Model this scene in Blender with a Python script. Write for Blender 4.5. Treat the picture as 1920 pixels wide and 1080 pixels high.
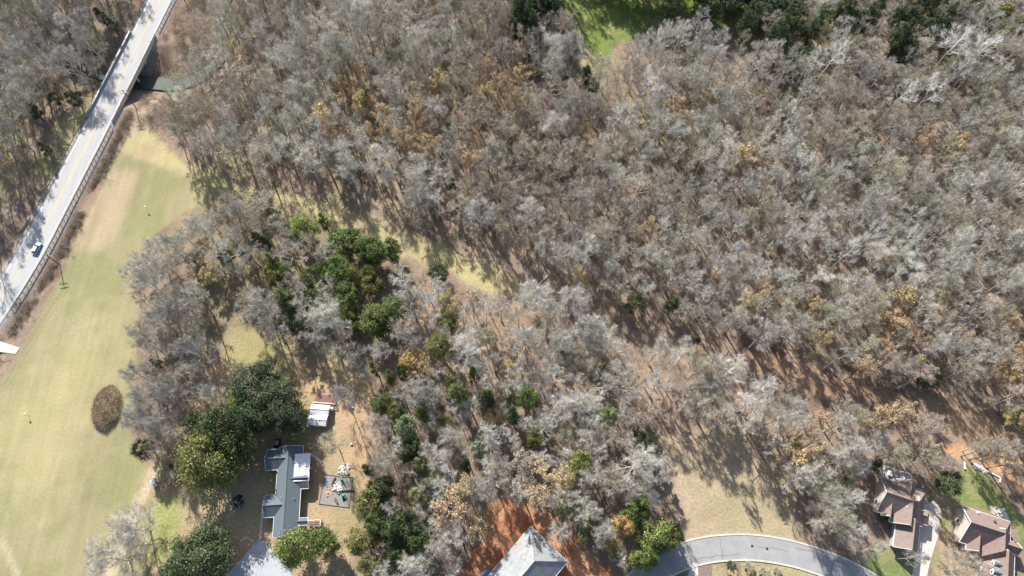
import bpy, math, random
import numpy as np
from mathutils import Vector, Matrix

for o in list(bpy.data.objects):
    bpy.data.objects.remove(o)
S = bpy.context.scene
C = S.collection

# ------------------------------------------------------------------ camera, sky, sun, exposure
CAM_H = 200.0                      # metres above the fields
FPX = 1296.0                       # focal length in pixels of a 1920 px wide picture
TILT = math.atan(560 / FPX)        # camera axis away from straight down
cam_d = bpy.data.cameras.new('camera')
cam_d.sensor_width = 36
cam_d.lens = FPX / 1920 * 36
cam_d.clip_start = 1
cam_d.clip_end = 9000
cam = bpy.data.objects.new('camera', cam_d)
C.objects.link(cam)
cam.location = (0, 0, CAM_H)
cam.rotation_euler = (TILT, 0, 0)
S.camera = cam

SUN_AZ = math.radians(24)          # west of the picture's "up"
SUN_EL = math.radians(38)
sdir = Vector((-math.sin(SUN_AZ) * math.cos(SUN_EL), math.cos(SUN_AZ) * math.cos(SUN_EL), math.sin(SUN_EL)))
w = bpy.data.worlds.new('World')
S.world = w
w.use_nodes = True
nt = w.node_tree
nt.nodes.clear()
sky = nt.nodes.new('ShaderNodeTexSky')
sky.sky_type = 'NISHITA'
sky.sun_disc = False
sky.sun_elevation = SUN_EL
sky.sun_rotation = math.radians(-24)
sky.dust_density = 1.6
bg = nt.nodes.new('ShaderNodeBackground')
bg.inputs[1].default_value = 0.095
wo = nt.nodes.new('ShaderNodeOutputWorld')
nt.links.new(sky.outputs[0], bg.inputs[0])
nt.links.new(bg.outputs[0], wo.inputs[0])
sl = bpy.data.lights.new('sun', 'SUN')
sl.energy = 5.0
sl.angle = math.radians(0.53)
sl.color = (1.0, 0.95, 0.88)
so = bpy.data.objects.new('sun', sl)
C.objects.link(so)
so.rotation_euler = sdir.to_track_quat('Z', 'Y').to_euler()
S.view_settings.view_transform = 'Standard'
S.view_settings.look = 'None'
S.view_settings.exposure = 0.80
S.view_settings.gamma = 1
S.render.resolution_x = 1024
S.render.resolution_y = 576

# ------------------------------------------------------------------ helpers
CT, ST = math.cos(TILT), math.sin(TILT)


def Wp(px, py, z=0.0):
    """survey: where a point seen in the aerial picture lies on the level z (metres)"""
    u = px - 960.0
    v = py - 540.0
    k = (CAM_H - z) / (FPX * CT + v * ST)
    return (u * k, (FPX * ST - v * CT) * k)


def proj(x, y, z):
    """map coordinates -> position on the aerial picture (numpy friendly)"""
    d = CAM_H - z
    dep = y * ST + d * CT
    up = y * CT - d * ST
    return 960 + FPX * x / dep, 540 - FPX * up / dep


def poly_w(pts, z=0.0):
    return [Wp(a, b, z) for a, b in pts]


def mesh(name, V, F, mat=None, smooth=False):
    m = bpy.data.meshes.new(name)
    V = np.asarray(V, dtype=np.float32).reshape(-1, 3)
    if isinstance(F, np.ndarray):
        n, k = F.shape
        m.vertices.add(len(V))
        m.vertices.foreach_set('co', V.ravel())
        m.loops.add(n * k)
        m.loops.foreach_set('vertex_index', F.astype(np.int32).ravel())
        m.polygons.add(n)
        m.polygons.foreach_set('loop_start', np.arange(0, n * k, k, dtype=np.int32))
        m.polygons.foreach_set('loop_total', np.full(n, k, dtype=np.int32))
        m.update(calc_edges=True)
    else:
        m.from_pydata(V.tolist(), [], [list(f) for f in F])
    if smooth:
        m.polygons.foreach_set('use_smooth', np.ones(len(m.polygons), dtype=bool))
    m.update()
    if mat:
        m.materials.append(mat)
    return m


def ob(name, data, parent=None, loc=None, rz=None, **kw):
    o = bpy.data.objects.new(name, data)
    C.objects.link(o)
    if parent:
        o.parent = parent
    if loc is not None:
        o.location = loc
    if rz is not None:
        o.rotation_euler = (0, 0, rz)
    for k, v in kw.items():
        o[k] = v
    return o


def thing(name, label, category, loc=(0, 0, 0), rz=0.0, group=None):
    o = ob(name, None, None, loc, rz, label=label, category=category)
    o.empty_display_size = 0.5
    if group:
        o['group'] = group
    return o


class MB:
    """collects shapes; build() makes one mesh object"""

    def __init__(s):
        s.v = []
        s.f = []

    def add(s, V, F):
        n = len(s.v)
        s.v += [tuple(p) for p in V]
        s.f += [tuple(i + n for i in f) for f in F]
        return s

    def box(s, c, d, rz=0.0, taper=1.0):
        cx, cy, cz = c
        a, b, h = d[0] / 2, d[1] / 2, d[2] / 2
        co, si = math.cos(rz), math.sin(rz)
        V = []
        for k, (sx, sy, sz) in enumerate([(-1, -1, -1), (1, -1, -1), (1, 1, -1), (-1, 1, -1), (-1, -1, 1), (1, -1, 1), (1, 1, 1), (-1, 1, 1)]):
            t = taper if sz > 0 else 1
            x, y = sx * a * t, sy * b * t
            V.append((cx + x * co - y * si, cy + x * si + y * co, cz + sz * h))
        return s.add(V, [(0, 3, 2, 1), (4, 5, 6, 7), (0, 1, 5, 4), (1, 2, 6, 5), (2, 3, 7, 6), (3, 0, 4, 7)])

    def prism(s, pts, z0, z1):
        n = len(pts)
        V = [(p[0], p[1], z0) for p in pts] + [(p[0], p[1], z1) for p in pts]
        F = [tuple(range(n - 1, -1, -1)), tuple(range(n, 2 * n))]
        F += [(i, (i + 1) % n, n + (i + 1) % n, n + i) for i in range(n)]
        return s.add(V, F)

    def tube(s, pts, rad, sides=6):
        V, F = tube(np.array(pts, float), np.array(rad, float) if hasattr(rad, '__len__') else np.full(len(pts), rad), sides)
        return s.add(V.tolist(), F.tolist())

    def lathe(s, prof, c=(0, 0, 0), sides=12):
        V = []
        for r, z in prof:
            for k in range(sides):
                a = 2 * math.pi * k / sides
                V.append((c[0] + r * math.cos(a), c[1] + r * math.sin(a), c[2] + z))
        F = []
        for i in range(len(prof) - 1):
            for k in range(sides):
                k2 = (k + 1) % sides
                F.append((i * sides + k, i * sides + k2, (i + 1) * sides + k2, (i + 1) * sides + k))
        F.append(tuple(range(sides - 1, -1, -1)))
        n = (len(prof) - 1) * sides
        F.append(tuple(range(n, n + sides)))
        return s.add(V, F)

    def build(s, name, mat, parent=None, smooth=False, **kw):
        return ob(name, mesh(name, s.v, s.f, mat, smooth), parent, **kw)


def perp(d):
    a = np.where(np.abs(d[..., 2:3]) < 0.9, np.array([0., 0, 1]), np.array([1., 0, 0]))
    u = np.cross(d, a)
    u /= np.linalg.norm(u, axis=-1, keepdims=True) + 1e-9
    return u, np.cross(d, u)


def tube(P, R, sides=5):
    n = len(P)
    T = np.gradient(P, axis=0)
    T /= np.linalg.norm(T, axis=1, keepdims=True) + 1e-9
    u, v = perp(T)
    a = np.arange(sides) * 2 * math.pi / sides
    ring = np.cos(a)[None, :, None] * u[:, None, :] + np.sin(a)[None, :, None] * v[:, None, :]
    V = (P[:, None, :] + ring * R[:, None, None]).reshape(-1, 3)
    i = np.arange(n - 1)[:, None] * sides
    k = np.arange(sides)[None, :]
    k2 = (k + 1) % sides
    F = np.stack([i + k, i + k2, i + sides + k2, i + sides + k], -1).reshape(-1, 4)
    return V, F


rs = np.random.RandomState(11)
NG = [rs.rand(256, 256) for _ in range(6)]


def vnoise(x, y, k=0):
    g = NG[k % 6]
    xi = np.floor(x).astype(int)
    yi = np.floor(y).astype(int)
    fx = x - xi
    fy = y - yi
    fx = fx * fx * (3 - 2 * fx)
    fy = fy * fy * (3 - 2 * fy)
    a = g[xi % 256, yi % 256]
    b = g[(xi + 1) % 256, yi % 256]
    c = g[xi % 256, (yi + 1) % 256]
    d = g[(xi + 1) % 256, (yi + 1) % 256]
    return a * (1 - fx) * (1 - fy) + b * fx * (1 - fy) + c * (1 - fx) * fy + d * fx * fy


def fbm(x, y, sc, k=0, o=4):
    r = 0
    amp = 0.5
    tot = 0
    for i in range(o):
        r = r + amp * vnoise(x / sc + 17.3 * i, y / sc - 9.1 * i, k + i)
        tot += amp
        amp *= 0.55
        sc *= 0.48
    return r / tot


def sdf_poly(X, Y, P):
    """signed distance, negative inside"""
    P = np.asarray(P, float)
    d = np.full(X.shape, 1e9)
    ins = np.zeros(X.shape, bool)
    n = len(P)
    for i in range(n):
        ax, ay = P[i]
        bx, by = P[(i + 1) % n]
        ex, ey = bx - ax, by - ay
        t = np.clip(((X - ax) * ex + (Y - ay) * ey) / (ex * ex + ey * ey + 1e-9), 0, 1)
        d = np.minimum(d, (X - ax - t * ex) ** 2 + (Y - ay - t * ey) ** 2)
        if ay != by:
            c = ((ay > Y) != (by > Y)) & (X < (bx - ax) * (Y - ay) / (by - ay) + ax)
            ins ^= c
    d = np.sqrt(d)
    return np.where(ins, -d, d)


def dist_line(X, Y, P):
    d = np.full(np.shape(X), 1e9)
    for i in range(len(P) - 1):
        ax, ay = P[i]
        bx, by = P[i + 1]
        ex, ey = bx - ax, by - ay
        t = np.clip(((X - ax) * ex + (Y - ay) * ey) / (ex * ex + ey * ey + 1e-9), 0, 1)
        d = np.minimum(d, np.hypot(X - ax - t * ex, Y - ay - t * ey))
    return d


def sstep(a, b, x):
    t = np.clip((x - a) / (b - a), 0, 1)
    return t * t * (3 - 2 * t)


def inpoly(x, y, P):
    ins = False
    n = len(P)
    j = n - 1
    for i in range(n):
        xi, yi = P[i]
        xj, yj = P[j]
        if (yi > y) != (yj > y) and x < (xj - xi) * (y - yi) / (yj - yi) + xi:
            ins = not ins
        j = i
    return ins


def smooth_line(P, n=6):
    P = [np.array(p, float) for p in P]
    P = [2 * P[0] - P[1]] + P + [2 * P[-1] - P[-2]]
    out = []
    for i in range(1, len(P) - 2):
        for k in range(n):
            t = k / n
            a, b, c, d = P[i - 1:i + 3]
            out.append(0.5 * (2 * b + (c - a) * t + (2 * a - 5 * b + 4 * c - d) * t * t + (3 * b - a - 3 * c + d) * t ** 3))
    out.append(P[-2])
    return np.array(out)


# ------------------------------------------------------------------ materials
MATS = {}


def mat(name, col, rough=0.85, var=0.0, scale=3.0, spec=0.25, metal=0.0, bump=0.0, bscale=20.0, col2=None, stretch=None, detail=4):
    if name in MATS:
        return MATS[name]
    m = bpy.data.materials.new(name)
    m.use_nodes = True
    t = m.node_tree
    b = t.nodes['Principled BSDF']
    b.inputs['Roughness'].default_value = rough
    b.inputs['Metallic'].default_value = metal
    b.inputs['Specular IOR Level'].default_value = spec
    b.inputs['Base Color'].default_value = (*col, 1)
    tc = t.nodes.new('ShaderNodeTexCoord')
    vec = tc.outputs['Object']
    if stretch:
        mp = t.nodes.new('ShaderNodeMapping')
        mp.inputs['Scale'].default_value = stretch
        t.links.new(vec, mp.inputs[0])
        vec = mp.outputs[0]
    if var > 0 or col2:
        nz = t.nodes.new('ShaderNodeTexNoise')
        nz.inputs['Scale'].default_value = scale
        nz.inputs['Detail'].default_value = detail
        nz.inputs['Roughness'].default_value = 0.65
        t.links.new(vec, nz.inputs['Vector'])
        rp = t.nodes.new('ShaderNodeValToRGB')
        rp.color_ramp.elements[0].position = 0.3
        rp.color_ramp.elements[1].position = 0.7
        c2 = col2 or tuple(min(1, c * (1 + var)) for c in col)
        c1 = col if col2 else tuple(c * (1 - var) for c in col)
        rp.color_ramp.elements[0].color = (*c1, 1)
        rp.color_ramp.elements[1].color = (*c2, 1)
        t.links.new(nz.outputs[0], rp.inputs[0])
        t.links.new(rp.outputs[0], b.inputs['Base Color'])
    if bump > 0:
        nb = t.nodes.new('ShaderNodeTexNoise')
        nb.inputs['Scale'].default_value = bscale
        nb.inputs['Detail'].default_value = 3
        t.links.new(vec, nb.inputs['Vector'])
        bm = t.nodes.new('ShaderNodeBump')
        bm.inputs['Strength'].default_value = bump
        bm.inputs['Distance'].default_value = 0.1
        t.links.new(nb.outputs[0], bm.inputs['Height'])
        t.links.new(bm.outputs[0], b.inputs['Normal'])
    MATS[name] = m
    return m


def mat_ground():
    m = bpy.data.materials.new('ground_cover')
    m.use_nodes = True
    t = m.node_tree
    L = t.links.new
    N = t.nodes.new
    b = t.nodes['Principled BSDF']
    b.inputs['Roughness'].default_value = 0.95
    b.inputs['Specular IOR Level'].default_value = 0.05
    at = N('ShaderNodeAttribute')
    at.attribute_name = 'col'
    tc = N('ShaderNodeTexCoord')
    # fine mottling of leaves / tussocks
    n1 = N('ShaderNodeTexNoise')
    n1.inputs['Scale'].default_value = 1.3
    n1.inputs['Detail'].default_value = 6
    n1.inputs['Roughness'].default_value = 0.75
    L(tc.outputs['Object'], n1.inputs['Vector'])
    r1 = N('ShaderNodeMapRange')
    r1.inputs[1].default_value = 0.3
    r1.inputs[2].default_value = 0.7
    r1.inputs[3].default_value = 0.72
    r1.inputs[4].default_value = 1.28
    L(n1.outputs[0], r1.inputs[0])
    mf = N('ShaderNodeMapRange')
    mf.inputs[3].default_value = 1.0
    mf.inputs[4].default_value = 0.45
    L(at.outputs['Alpha'], mf.inputs[0])
    mx = N('ShaderNodeMix')
    mx.data_type = 'RGBA'
    mx.blend_type = 'MULTIPLY'
    L(mf.outputs[0], mx.inputs[0])
    L(at.outputs['Color'], mx.inputs[6])
    L(r1.outputs[0], mx.inputs[7])
    # mowing streaks on the hay field, parallel to the road
    st = N('ShaderNodeMapping')
    st.inputs['Rotation'].default_value = (0, 0, math.radians(14))
    st.inputs['Scale'].default_value = (0.42, 0.02, 1)
    L(tc.outputs['Object'], st.inputs[0])
    n3 = N('ShaderNodeTexNoise')
    n3.inputs['Scale'].default_value = 1.0
    n3.inputs['Detail'].default_value = 4
    L(st.outputs[0], n3.inputs['Vector'])
    ad = N('ShaderNodeMath')
    ad.operation = 'ADD'
    ad.inputs[0].default_value = 0.45
    L(n3.outputs[0], ad.inputs[1])
    rw = N('ShaderNodeMapRange')
    rw.inputs[1].default_value = 0.75
    rw.inputs[2].default_value = 1.15
    rw.inputs[3].default_value = 0.92
    rw.inputs[4].default_value = 1.08
    L(ad.outputs[0], rw.inputs[0])
    mk = N('ShaderNodeMix')
    mk.data_type = 'FLOAT'
    mk.inputs[2].default_value = 1
    L(at.outputs['Alpha'], mk.inputs[0])
    L(rw.outputs[0], mk.inputs[3])
    m2 = N('ShaderNodeMix')
    m2.data_type = 'RGBA'
    m2.blend_type = 'MULTIPLY'
    m2.inputs[0].default_value = 1
    L(mx.outputs[2], m2.inputs[6])
    L(mk.outputs[0], m2.inputs[7])
    L(m2.outputs[2], b.inputs['Base Color'])
    nb = N('ShaderNodeTexNoise')
    nb.inputs['Scale'].default_value = 1.6
    nb.inputs['Detail'].default_value = 6
    nb.inputs['Roughness'].default_value = 0.7
    L(tc.outputs['Object'], nb.inputs['Vector'])
    bm = N('ShaderNodeBump')
    bs = N('ShaderNodeMapRange')
    bs.inputs[3].default_value = 0.5
    bs.inputs[4].default_value = 0.12
    L(at.outputs['Alpha'], bs.inputs[0])
    L(bs.outputs[0], bm.inputs['Strength'])
    bm.inputs['Distance'].default_value = 0.35
    L(nb.outputs[0], bm.inputs['Height'])
    L(bm.outputs[0], b.inputs['Normal'])
    return m


def mat_plant(name, src, gain=1.0, var=0.3, transl=0.0, rough=0.85):
    """colour of the plant from the object (src='OBJ') or the per-tree attribute 'tint' (src='ATT'); each twig/leaf varies a little"""
    m = bpy.data.materials.new(name)
    m.use_nodes = True
    t = m.node_tree
    L = t.links.new
    N = t.nodes.new
    b = t.nodes['Principled BSDF']
    b.inputs['Roughness'].default_value = rough
    b.inputs['Specular IOR Level'].default_value = 0.12
    if src == 'OBJ':
        oi = N('ShaderNodeObjectInfo')
        c = oi.outputs['Color']
    else:
        a = N('ShaderNodeAttribute')
        a.attribute_name = 'tint'
        c = a.outputs['Color']
    g = N('ShaderNodeNewGeometry')
    r = N('ShaderNodeMapRange')
    r.inputs[3].default_value = gain * (1 - var)
    r.inputs[4].default_value = gain * (1 + var)
    L(g.outputs['Random Per Island'], r.inputs[0])
    mx = N('ShaderNodeMix')
    mx.data_type = 'RGBA'
    mx.blend_type = 'MULTIPLY'
    mx.inputs[0].default_value = 1
    L(c, mx.inputs[6])
    L(r.outputs[0], mx.inputs[7])
    L(mx.outputs[2], b.inputs['Base Color'])
    if transl > 0:
        tr = N('ShaderNodeBsdfTranslucent')
        L(mx.outputs[2], tr.inputs[0])
        ms = N('ShaderNodeMixShader')
        ms.inputs[0].default_value = transl
        L(b.outputs[0], ms.inputs[1])
        L(tr.outputs[0], ms.inputs[2])
        L(ms.outputs[0], t.nodes['Material Output'].inputs[0])
    return m


M_ground = mat_ground()
M_asph = mat('old_pale_asphalt', (0.40, 0.40, 0.395), var=0.08, scale=0.55, rough=0.9, bump=0.15, bscale=6, stretch=(1, 0.06, 1))
M_street = mat('street_asphalt', (0.30, 0.302, 0.30), var=0.1, scale=0.4, rough=0.9, bump=0.15, bscale=6)
M_yel = mat('yellow_line_paint', (0.62, 0.48, 0.22), var=0.15, scale=2)
M_wht = mat('white_line_paint', (0.72, 0.72, 0.70), var=0.1, scale=2)
M_conc = mat('pale_concrete', (0.52, 0.49, 0.44), var=0.12, scale=0.8, bump=0.1, bscale=5)
M_conc2 = mat('grey_concrete', (0.40, 0.42, 0.44), var=0.16, scale=0.35, bump=0.1, bscale=5)
M_parap = mat('bridge_concrete', (0.6, 0.6, 0.58), var=0.1, scale=0.8)
M_steel = mat('galvanised_steel', (0.36, 0.37, 0.38), rough=0.5, metal=0.6, var=0.12, scale=2)
M_dark = mat('dark_plastic', (0.025, 0.027, 0.03), rough=0.5, var=0.3, scale=4)
M_wood = mat('weathered_wood', (0.26, 0.2, 0.15), var=0.25, scale=4)
M_pole = mat('pole_wood', (0.13, 0.10, 0.08), var=0.25, scale=4)
M_water = mat('creek_water', (0.075, 0.095, 0.08), rough=0.6, spec=0.2, var=0.2, scale=0.3, bump=0.05, bscale=2)
M_roofR = mat('slate_blue_shingle', (0.125, 0.152, 0.175), var=0.16, scale=1.4, bump=0.3, bscale=9, stretch=(1, 6, 1))
M_roofT = mat('tan_brown_shingle', (0.245, 0.195, 0.17), var=0.16, scale=1.3, bump=0.3, bscale=9)
M_roofB = mat('red_brown_shingle', (0.225, 0.168, 0.15), var=0.16, scale=1.3, bump=0.3, bscale=9)
M_roofC = mat('pale_grey_shingle', (0.285, 0.30, 0.305), var=0.2, scale=0.7, bump=0.3, bscale=9)
M_white = mat('white_paint', (0.78, 0.78, 0.77), rough=0.6, var=0.04, scale=2)
M_wmetal = mat('white_metal_roof', (0.80, 0.81, 0.83), rough=0.4, var=0.04, scale=1.0)
M_wall1 = mat('beige_siding', (0.55, 0.5, 0.43), var=0.08, scale=2)
M_wall2 = mat('grey_siding', (0.42, 0.43, 0.44), var=0.08, scale=2)
M_brick = mat('red_brick_wall', (0.30, 0.14, 0.10), var=0.2, scale=6)
M_glass = mat('window_glass', (0.03, 0.04, 0.05), rough=0.08, spec=0.6)
M_reddeck = mat('red_stained_deck', (0.23, 0.13, 0.115), var=0.2, scale=3)
M_gdeck = mat('grey_deck_board', (0.38, 0.38, 0.38), var=0.2, scale=3)
M_clayp = mat('orange_mulch', (0.42, 0.26, 0.15), var=0.25, scale=2)
M_gravel = mat('grey_gravel', (0.25, 0.25, 0.245), var=0.3, scale=3, bump=0.5, bscale=12)
M_mulch = mat('brown_mulch', (0.22, 0.165, 0.14), var=0.3, scale=3, bump=0.5, bscale=8)
M_stone = mat('white_boulder', (0.62, 0.60, 0.57), var=0.15, scale=2)
M_junk = mat('pale_rubble', (0.50, 0.49, 0.48), var=0.35, scale=2)
M_green = mat('green_plastic', (0.05, 0.38, 0.22), rough=0.4)
M_blue = mat('blue_tarp', (0.10, 0.24, 0.42), rough=0.45, var=0.2, scale=2)
M_carw = mat('car_paint', (0.30, 0.46, 0.72), rough=0.3, spec=0.5)
M_tyre = mat('tyre_rubber', (0.02, 0.02, 0.02), rough=0.8)
M_rim = mat('alloy_rim', (0.5, 0.5, 0.52), rough=0.35, metal=0.8)
M_terra = mat('terracotta', (0.45, 0.23, 0.15), var=0.15, scale=4)
M_rust = mat('rusty_metal', (0.16, 0.08, 0.05), var=0.3, scale=4)
M_wire = mat('cable_aluminium', (0.5, 0.49, 0.48), rough=0.6)
M_logw = mat('bleached_wood', (0.48, 0.45, 0.41), var=0.2, scale=3)
M_bark = mat_plant('tree_bark', 'OBJ', 1.1, 0.12)
M_twig = mat_plant('bare_twigs', 'OBJ', 1.05, 0.3)
M_leafT = mat_plant('dry_leaves', 'OBJ', 1.0, 0.35, 0.25)
M_leafG = mat_plant('green_leaves', 'OBJ', 1.2, 0.45, 0.18, rough=0.6)
M_wood_st = mat_plant('woodland_twigs', 'ATT', 1.05, 0.3)
M_brush = mat_plant('brush_twigs', 'ATT', 1.0, 0.3)

# ------------------------------------------------------------------ terrain
ROAD_PX = [(395, -190), (347, -95), (300, 0), (210, 180), (117, 360), (44, 496), (-40, 625), (-150, 780), (-300, 960)]
ROAD = smooth_line(poly_w(ROAD_PX), 8)
STREET_PX = [(1120, 1190), (1180, 1110), (1240, 1062), (1310, 1034), (1385, 1026), (1450, 1031), (1520, 1048), (1600, 1080), (1680, 1130), (1750, 1190)]
STREET = smooth_line(poly_w(STREET_PX), 8)
CREEK_PX = [(-120, -60), (-30, -5), (22, 42), (55, 72), (110, 100), (180, 135), (250, 150), (290, 154), (335, 156), (385, 138), (420, 100), (414, 48), (430, 5), (470, -80)]
CREEK = smooth_line(poly_w(CREEK_PX, -4.5), 6)
BR = np.array(Wp(252, 148, -3))      # where the road crosses the creek


def hgt(X, Y):
    X = np.asarray(X, float)
    Y = np.asarray(Y, float)
    dc = dist_line(X, Y, CREEK)
    db = np.hypot(X - BR[0], Y - BR[1])
    wide = 9 + 11 * np.exp(-(db / 35) ** 2)
    deep = 3.6 + 2.0 * np.exp(-(db / 45) ** 2)
    z = -deep * (1 - sstep(2.2, wide, dc))
    dr = dist_line(X, Y, ROAD)
    ditch = -0.9 * np.exp(-((dr - 8.2) / 2.2) ** 2)
    out = fbm(X, Y, 26, 1, 3) * 1.0 - 0.5
    calm = sstep(9, 22, dr) * sstep(4, 14, dist_line(X, Y, STREET)) * (1 - np.exp(-(np.hypot(X + 58, Y - 30) / 30) ** 4)) * (1 - np.exp(-(np.hypot(X - 115, Y - 14) / 24) ** 4)) * (1 - np.exp(-(np.hypot(X - 6, Y - 4) / 18) ** 4))
    z = z + np.where(z < -0.3, 0, ditch) + out * calm
    z = np.where((dr < 5.6) & (dc > wide), np.minimum(z, -0.02), z)
    return z



step = 1.0
xs = np.concatenate([[-3500, -1800, -900, -550, -380, -310], np.arange(-265, 250, step), [280, 340, 480, 900, 1800, 3500]])
ys = np.concatenate([[-3500, -1500, -700, -300, -120, -60], np.arange(-32, 292, step), [320, 380, 520, 900, 1800, 3500]])
GX, GY = np.meshgrid(xs, ys)
GZ = hgt(GX, GY)
far = (np.abs(GX) > 300) | (GY > 310) | (GY < -70)
GZ = np.where(far, -0.5, GZ)

DR = dist_line(GX, GY, ROAD)
DC = dist_line(GX, GY, CREEK)
DS = dist_line(GX, GY, STREET)


def look(G, x, y):
    """height / distance at one spot, from the survey grid"""
    i = 6 + (x + 265.0) / step
    j = 6 + (y + 32.0) / step
    i0 = int(min(max(i, 0), G.shape[1] - 2))
    j0 = int(min(max(j, 0), G.shape[0] - 2))
    a = min(max(i - i0, 0), 1)
    b_ = min(max(j - j0, 0), 1)
    return float((G[j0, i0] * (1 - a) + G[j0, i0 + 1] * a) * (1 - b_) + (G[j0 + 1, i0] * (1 - a) + G[j0 + 1, i0 + 1] * a) * b_)


def hz(x, y):
    return look(GZ, x, y)


nA = fbm(GX, GY, 9, 0)
nB = fbm(GX, GY, 30, 2)
nC = fbm(GX, GY, 4, 3)
nD = fbm(GX, GY, 2.5, 4, 2)


def lerpc(c, col, wgt):
    return c * (1 - wgt[..., None]) + np.array(col) * wgt[..., None]


col = np.zeros(GX.shape + (3,)) + np.array((0.25, 0.192, 0.145))
col = lerpc(col, (0.16, 0.122, 0.095), sstep(0.45, 0.7, nA))
col = lerpc(col, (0.33, 0.245, 0.175), sstep(0.52, 0.75, nC) * 0.8)
col = lerpc(col, (0.22, 0.20, 0.11), sstep(0.55, 0.7, nB) * 0.5)
mow = np.zeros(GX.shape)
zone = np.zeros(GX.shape, int)

Z = {}


def paint(name, px, colr, soft=2.0, rag=4.0, zi=None, amt=1.0, col2=None, n2=None, world=False):
    global col
    P = px if world else poly_w(px)
    d = sdf_poly(GX, GY, P) + (nC - 0.5) * rag
    wgt = (1 - sstep(-soft, soft, d)) * amt
    c = np.zeros(GX.shape + (3,)) + np.array(colr)
    if col2 is not None:
        c = lerpc(c, col2, sstep(0.42, 0.62, n2))
    col[...] = col * (1 - wgt[..., None]) + c * wgt[..., None]
    if zi is not None:
        zone[d < 0] = zi
    return wgt


FIELD_PX = [(205, 305), (235, 255), (270, 238), (290, 272), (335, 300), (430, 340), (405, 365), (345, 400), (290, 440), (250, 500), (262, 600), (258, 680), (245, 760), (245, 830), (275, 868), (262, 930), (235, 985), (255, 1020), (285, 1090), (300, 1240), (-420, 1240), (-420, 1000), (-60, 800), (35, 662), (85, 575), (133, 480), (172, 392)]
w_ = paint('field', FIELD_PX, (0.285, 0.257, 0.145), 1.2, 2.5, 1, 1.0, (0.247, 0.24, 0.12), nA)
mow[...] = np.maximum(mow, w_)
paint('field_dry', [(-10, 800), (60, 700), (170, 560), (215, 640), (170, 800), (110, 940), (40, 1000)], (0.40, 0.35, 0.19), 9, 14, None, 0.55)
paint('field_tan', [(205, 318), (258, 322), (240, 385), (214, 450), (182, 470), (133, 468), (148, 425), (178, 365)], (0.375, 0.305, 0.195), 2.6, 3, None, 0.85)
paint('strip', [(222, 285), (240, 250), (275, 240), (335, 300), (440, 345), (540, 362), (700, 405), (860, 478), (965, 515), (1005, 560), (940, 565), (850, 512), (700, 465), (600, 412), (540, 400), (430, 352), (330, 322)], (0.40, 0.355, 0.185), 1.6, 4, 2, 0.95, (0.37, 0.30, 0.18), nA)
paint('yard', [(275, 870), (330, 800), (380, 720), (425, 655), (440, 615), (520, 622), (640, 660), (700, 715), (702, 860), (682, 950), (655, 1090), (655, 1240), (300, 1240), (285, 1090), (252, 1015), (240, 970)], (0.36, 0.275, 0.175), 1.5, 4, 3, 1.0, (0.31, 0.265, 0.145), nA)
paint('yard_clay', [(560, 690), (690, 700), (700, 860), (690, 930), (660, 900), (650, 800), (560, 740)], (0.43, 0.30, 0.185), 3, 7, None, 0.8)
paint('yard_green', [(265, 970), (300, 925), (340, 930), (330, 1000), (310, 1070), (280, 1060)], (0.25, 0.29, 0.10), 3, 5, None, 0.8)
paint('yard_green2', [(425, 640), (500, 625), (540, 640), (480, 690), (430, 690)], (0.27, 0.27, 0.11), 3, 6, None, 0.6)
paint('verge_clay', [(420, 1000), (465, 985), (500, 1010), (440, 1080), (425, 1060)], (0.42, 0.28, 0.18), 1.5, 4, None, 0.45)
paint('track', [(292, 862), (306, 868), (262, 960), (240, 1010), (215, 1090), (190, 1090), (222, 1000), (250, 940)], (0.47, 0.40, 0.28), 1.2, 2, None, 0.85)
paint('track2', [(0, 1012), (8, 1012), (48, 1100), (36, 1100)], (0.46, 0.40, 0.28), 0.8, 1, None, 0.7)
paint('clay', [(990, 938), (1040, 965), (1085, 1010), (1125, 1055), (1175, 1100), (1180, 1240), (840, 1240), (850, 1100), (885, 1050), (905, 1000), (905, 950), (950, 935)], (0.37, 0.16, 0.085), 1.5, 5, 4, 1.0, (0.45, 0.24, 0.13), nC)
paint('lot', [(1255, 800), (1310, 815), (1400, 800), (1440, 860), (1480, 930), (1500, 980), (1500, 1035), (1290, 1035), (1270, 950), (1240, 870)], (0.385, 0.305, 0.215), 2.5, 7, 5, 1.0, (0.355, 0.285, 0.19), nA)
paint('lot_green', [(1310, 920), (1400, 905), (1470, 950), (1490, 1010), (1330, 1008)], (0.28, 0.265, 0.14), 4, 8, None, 0.5)
paint('gap_east', [(1400, 655), (1560, 700), (1690, 745), (1790, 765), (1930, 805), (1990, 880), (1930, 850), (1800, 830), (1700, 775), (1600, 740), (1500, 735), (1400, 690)], (0.34, 0.235, 0.155), 2, 6, None, 0.8)
paint('glade', [(1185, 640), (1215, 640), (1260, 730), (1330, 800), (1300, 830), (1250, 830), (1215, 740)], (0.35, 0.26, 0.185), 3.5, 9, None, 0.4)
paint('trail', [(1066, 300), (1080, 300), (1125, 405), (1165, 500), (1190, 600), (1170, 600), (1140, 510), (1100, 410)], (0.36, 0.275, 0.2), 2.0, 6, None, 0.5)
paint('litter_bright', [(660, 570), (760, 560), (900, 560), (990, 600), (900, 760), (800, 700), (700, 640)], (0.40, 0.285, 0.19), 6, 12, None, 0.6)
paint('front_lawn', [(1640, 1020), (1700, 1030), (1732, 1060), (1745, 1110), (1700, 1150), (1610, 1110), (1625, 1060)], (0.165, 0.20, 0.075), 1.2, 3, 6, 1.0, (0.23, 0.235, 0.11), nC)
paint('side_lawn', [(1745, 900), (1792, 888), (1795, 930), (1780, 1000), (1778, 1120), (1745, 1120), (1755, 1000)], (0.25, 0.255, 0.11), 1.2, 3, 6, 0.9, (0.36, 0.28, 0.18), nC)
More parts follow.
